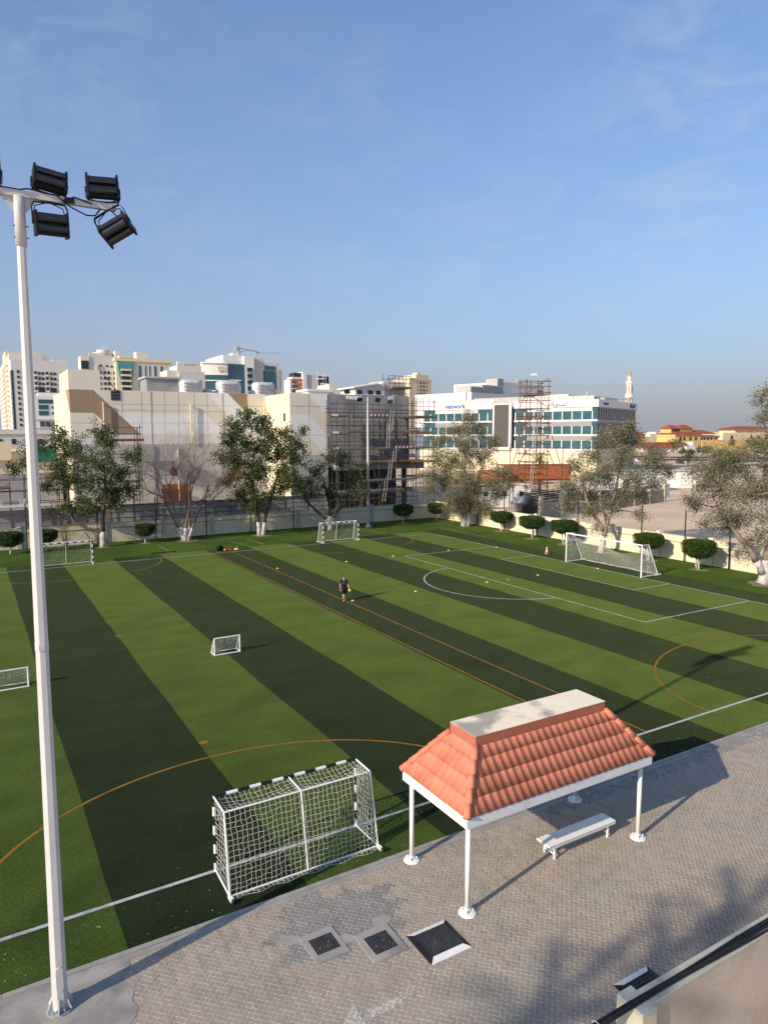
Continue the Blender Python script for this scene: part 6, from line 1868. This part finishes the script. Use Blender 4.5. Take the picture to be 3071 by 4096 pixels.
skin_mesh('shirt', P, [(0, 1), (1, 2), (2, 3), (2, 4), (4, 5), (2, 6), (6, 7)], [(.185, .145), (.165, .135), (.175, .135), (.075, .07), .085, .075, .085, .075], 'black_cloth', man, 2, 2)
P = [(0, 0, 1.06), (.10, .0, .86), (.11, .03, .50), (-.10, 0, .86), (-.085, -.09, .49)]
skin_mesh('shorts', P, [(0, 1), (1, 2), (0, 3), (3, 4)], [(.17, .13), .13, .125, .13, .125], 'black_cloth', man, 2, 0)
for a, c in (('anL', 'toL'), ('anR', 'toR')):
    A1, C1 = Vector(J[a]), Vector(J[c])
    kn = Vector(J['kn' + a[2]])
    P = [tuple(A1.lerp(kn, .30)), tuple(A1)]
    skin_mesh('sock', P, chain(P), [.058, .05], 'black_cloth', man, 1)
    P = [tuple(A1 + Vector((0, .03, -.03))), tuple(A1.lerp(C1, .5) + Vector((0, 0, -.015))), tuple(C1)]
    skin_mesh('shoe', P, chain(P), [(.05, .045), (.052, .042), (.045, .03)], 'shoe_grey', man, 1)
cap = MB()
cap.lathe([(.104, 0), (.108, .035), (.095, .085), (.055, .12), (.01, .13)], (0, -.015, 1.70), 14)
cap.add([(-.075, -.095, 1.708), (.075, -.095, 1.708), (.055, -.19, 1.695), (-.055, -.19, 1.695), (-.075, -.095, 1.716), (.075, -.095, 1.716), (.055, -.19, 1.703), (-.055, -.19, 1.703)], [(3, 2, 1, 0), (4, 5, 6, 7), (0, 1, 5, 4), (1, 2, 6, 5), (2, 3, 7, 6), (3, 0, 4, 7)])
cap.build('cap', 'black_cloth', man, smooth=True)
bx('cap_badge', 'white_paint', man, -.03, .03, -.128, -.118, 1.745, 1.785)
MB().yprism([(-.06, 1.36), (-.045, 1.36), (-.045, 1.31), (-.01, 1.32), (-.01, 1.305), (-.06, 1.29)], -.165, -.155).build('chest_mark', 'white_paint', man)
MB().lathe([(.012, 0), (.026, 0), (.026, .006), (.012, .006)], (.085, -.158, 1.37), 10).build('chest_badge', 'white_paint', man).rotation_euler = (0, 0, 0)
MB().tube([J['wrR'], tuple(Vector(J['wrR']) + Vector((0, -.005, -.03)))], .04, 10).build('watch', 'black_paint', man)
hc = MB()
for k in range(3):
    hc.lathe([(.10, 0), (.095, .012), (.05, .06), (.022, .065), (.022, .05)], (0, 0, .018 * k), 14)
ho = hc.build('marker_cones', 'yellow_plastic')
tag(ho, 'small stack of yellow marker cones held in the hand of the walking person', 'cone')
mp_ = Matrix.Rotation(man.rotation_euler[2], 4, 'Z')
hp_ = man.location + mp_ @ Vector((.365, -.17, .775))
ho.location = hp_; ho.rotation_euler = (1.0, .4, 0)

# ------------------------------------------------------------------ small things on the pitch
for x, y, m, nm in [(33.98, 55.84, 'yellow_plastic', 'pale yellow'), (27.68, 42.34, 'yellow_plastic', 'pale yellow'), (34.13, 42.16, 'yellow_plastic', 'pale yellow'), (39.34, 42.14, 'yellow_plastic', 'pale yellow'), (40.38, 55.9, 'lime_plastic', 'lime'), (22.42, 55.86, 'yellow_plastic', 'pale yellow'), (28.94, 55.6, 'lime_plastic', 'lime'), (22.41, 42.2, 'yellow_plastic', 'pale yellow'), (45.6, 54.9, 'lime_plastic', 'lime'), (45.6, 41.6, 'lime_plastic', 'lime')]:
    o = MB().lathe([(.115, 0), (.11, .012), (.06, .06), (.03, .065), (.03, .05)], (x, y, .016), 14).build('marker_disc', m)
    tag(o, nm + ' training marker disc lying on the pitch', 'marker disc', nm + ' marker discs on the pitch')
tc = empty('traffic_cone', (47.25, 49.46, .012), 0, 'orange and white traffic cone on the dark strip beside the large goal', 'cone')
b = MB().box(-.19, .19, -.19, .19, 0, .04); b.build('base', 'cone_orange', tc)
MB().lathe([(.15, .04), (.115, .22)], (0, 0, 0), 14).build('lower_band', 'cone_orange', tc)
MB().lathe([(.115, .22), (.09, .36)], (0, 0, 0), 14).build('white_band', 'white_paint', tc)
MB().lathe([(.09, .36), (.07, .46)], (0, 0, 0), 14).build('middle_band', 'cone_orange', tc)
MB().lathe([(.07, .46), (.04, .64), (.03, .65)], (0, 0, 0), 14).build('tip', 'white_paint', tc)
bgk = empty('kit_bag', (21.1, 67.5, .012), .3, 'black kit bag lying on the far touchline', 'bag')
P = [(-.45, 0, .22), (-.15, 0, .30), (.2, .02, .28), (.42, 0, .2)]
skin_mesh('bag_body', P, chain(P), [.2, .28, .27, .17], 'black_cloth', bgk, 2)
MB().tube([(-.2, -.1, .5), (-.05, -.12, .66), (.12, -.1, .5)], .02, 6).build('handle', 'black_rubber', bgk)
for k, (x, m, lb_) in enumerate([(21.75, 'red_plastic', 'red folded training bib beside the black kit bag'), (22.1, 'red_plastic', 'red folded training bib between another bib and the lime one'), (22.75, 'lime_plastic', 'lime folded training bib at the end of the touchline kit')]):
    poly = [(.28 * rng.uniform(.7, 1.1) * math.cos(t), .2 * rng.uniform(.7, 1.1) * math.sin(t)) for t in np.linspace(0, 2 * math.pi, 12)[:-1]]
    b = MB(); n = len(poly)
    b.add([(a, c, 0) for a, c in poly] + [(a * .8, c * .8, .10 + .04 * math.sin(q * 2.1)) for q, (a, c) in enumerate(poly)] + [(0, 0, .15)], [(q, (q + 1) % n, n + (q + 1) % n, n + q) for q in range(n)] + [(n + q, n + (q + 1) % n, 2 * n) for q in range(n)])
    o = b.build('training_bib', m, None, loc=(x, 67.45, .014)); tag(o, lb_, 'bib')
o = tag(MB().lathe([(.02, -.1), (.08, -.06), (.1, 0), (.08, .06), (.02, .1)], (21.5, 67.2, .115), 12).build('ball', 'yellow_plastic', smooth=True), 'small yellow ball beside the black kit bag', 'ball')
bar = tag(MB().box(14.9, 17.3, 69.3, 69.45, .012, .08).build('timber_beam', 'black_paint'), 'dark beam lying on the lawn before the bare tree', 'beam')
# fallen leaves and scraps near the pavement
CC = []
for k in range(420):
    y = 15.6 + abs(rng.normal()) * 1.3 if rng.random() < .8 else rng.uniform(15.6, 20)
    CC.append((rng.uniform(-3, 36), y, .022))
for k in range(150):
    CC.append((rng.uniform(2, 30), rng.uniform(8, 15), .040))
CC = np.array(CC)
V, F = leaf_quads(CC, .052, .45)
V = V.reshape(-1, 4, 3); V[:, :, 2] = CC[:, None, 2] + rng.uniform(0, .02, (len(CC), 4)); V = V.reshape(-1, 3)
lit = stuff(mesh_np('fallen_leaves', V, F, 'leaf_litter'))

# palms standing beside the camera's building; their crowns shade the blocks
for i, (sx, sy, h) in enumerate([(8.8, 9.4, 17.5), (11.6, 8.9, 17.0), (14.6, 9.1, 18.5)]):
    k = h / math.tan(SUN_EL)
    palm('palm_tree', (sx + math.sin(SUN_AZ) * k, sy + math.cos(SUN_AZ) * k, 0), h, ['tall palm behind the viewpoint, first of three casting shade on the blocks', 'shorter palm behind the viewpoint, middle of three', 'tallest palm behind the viewpoint, last of three'][i], 13, 2.0, tr=.16)
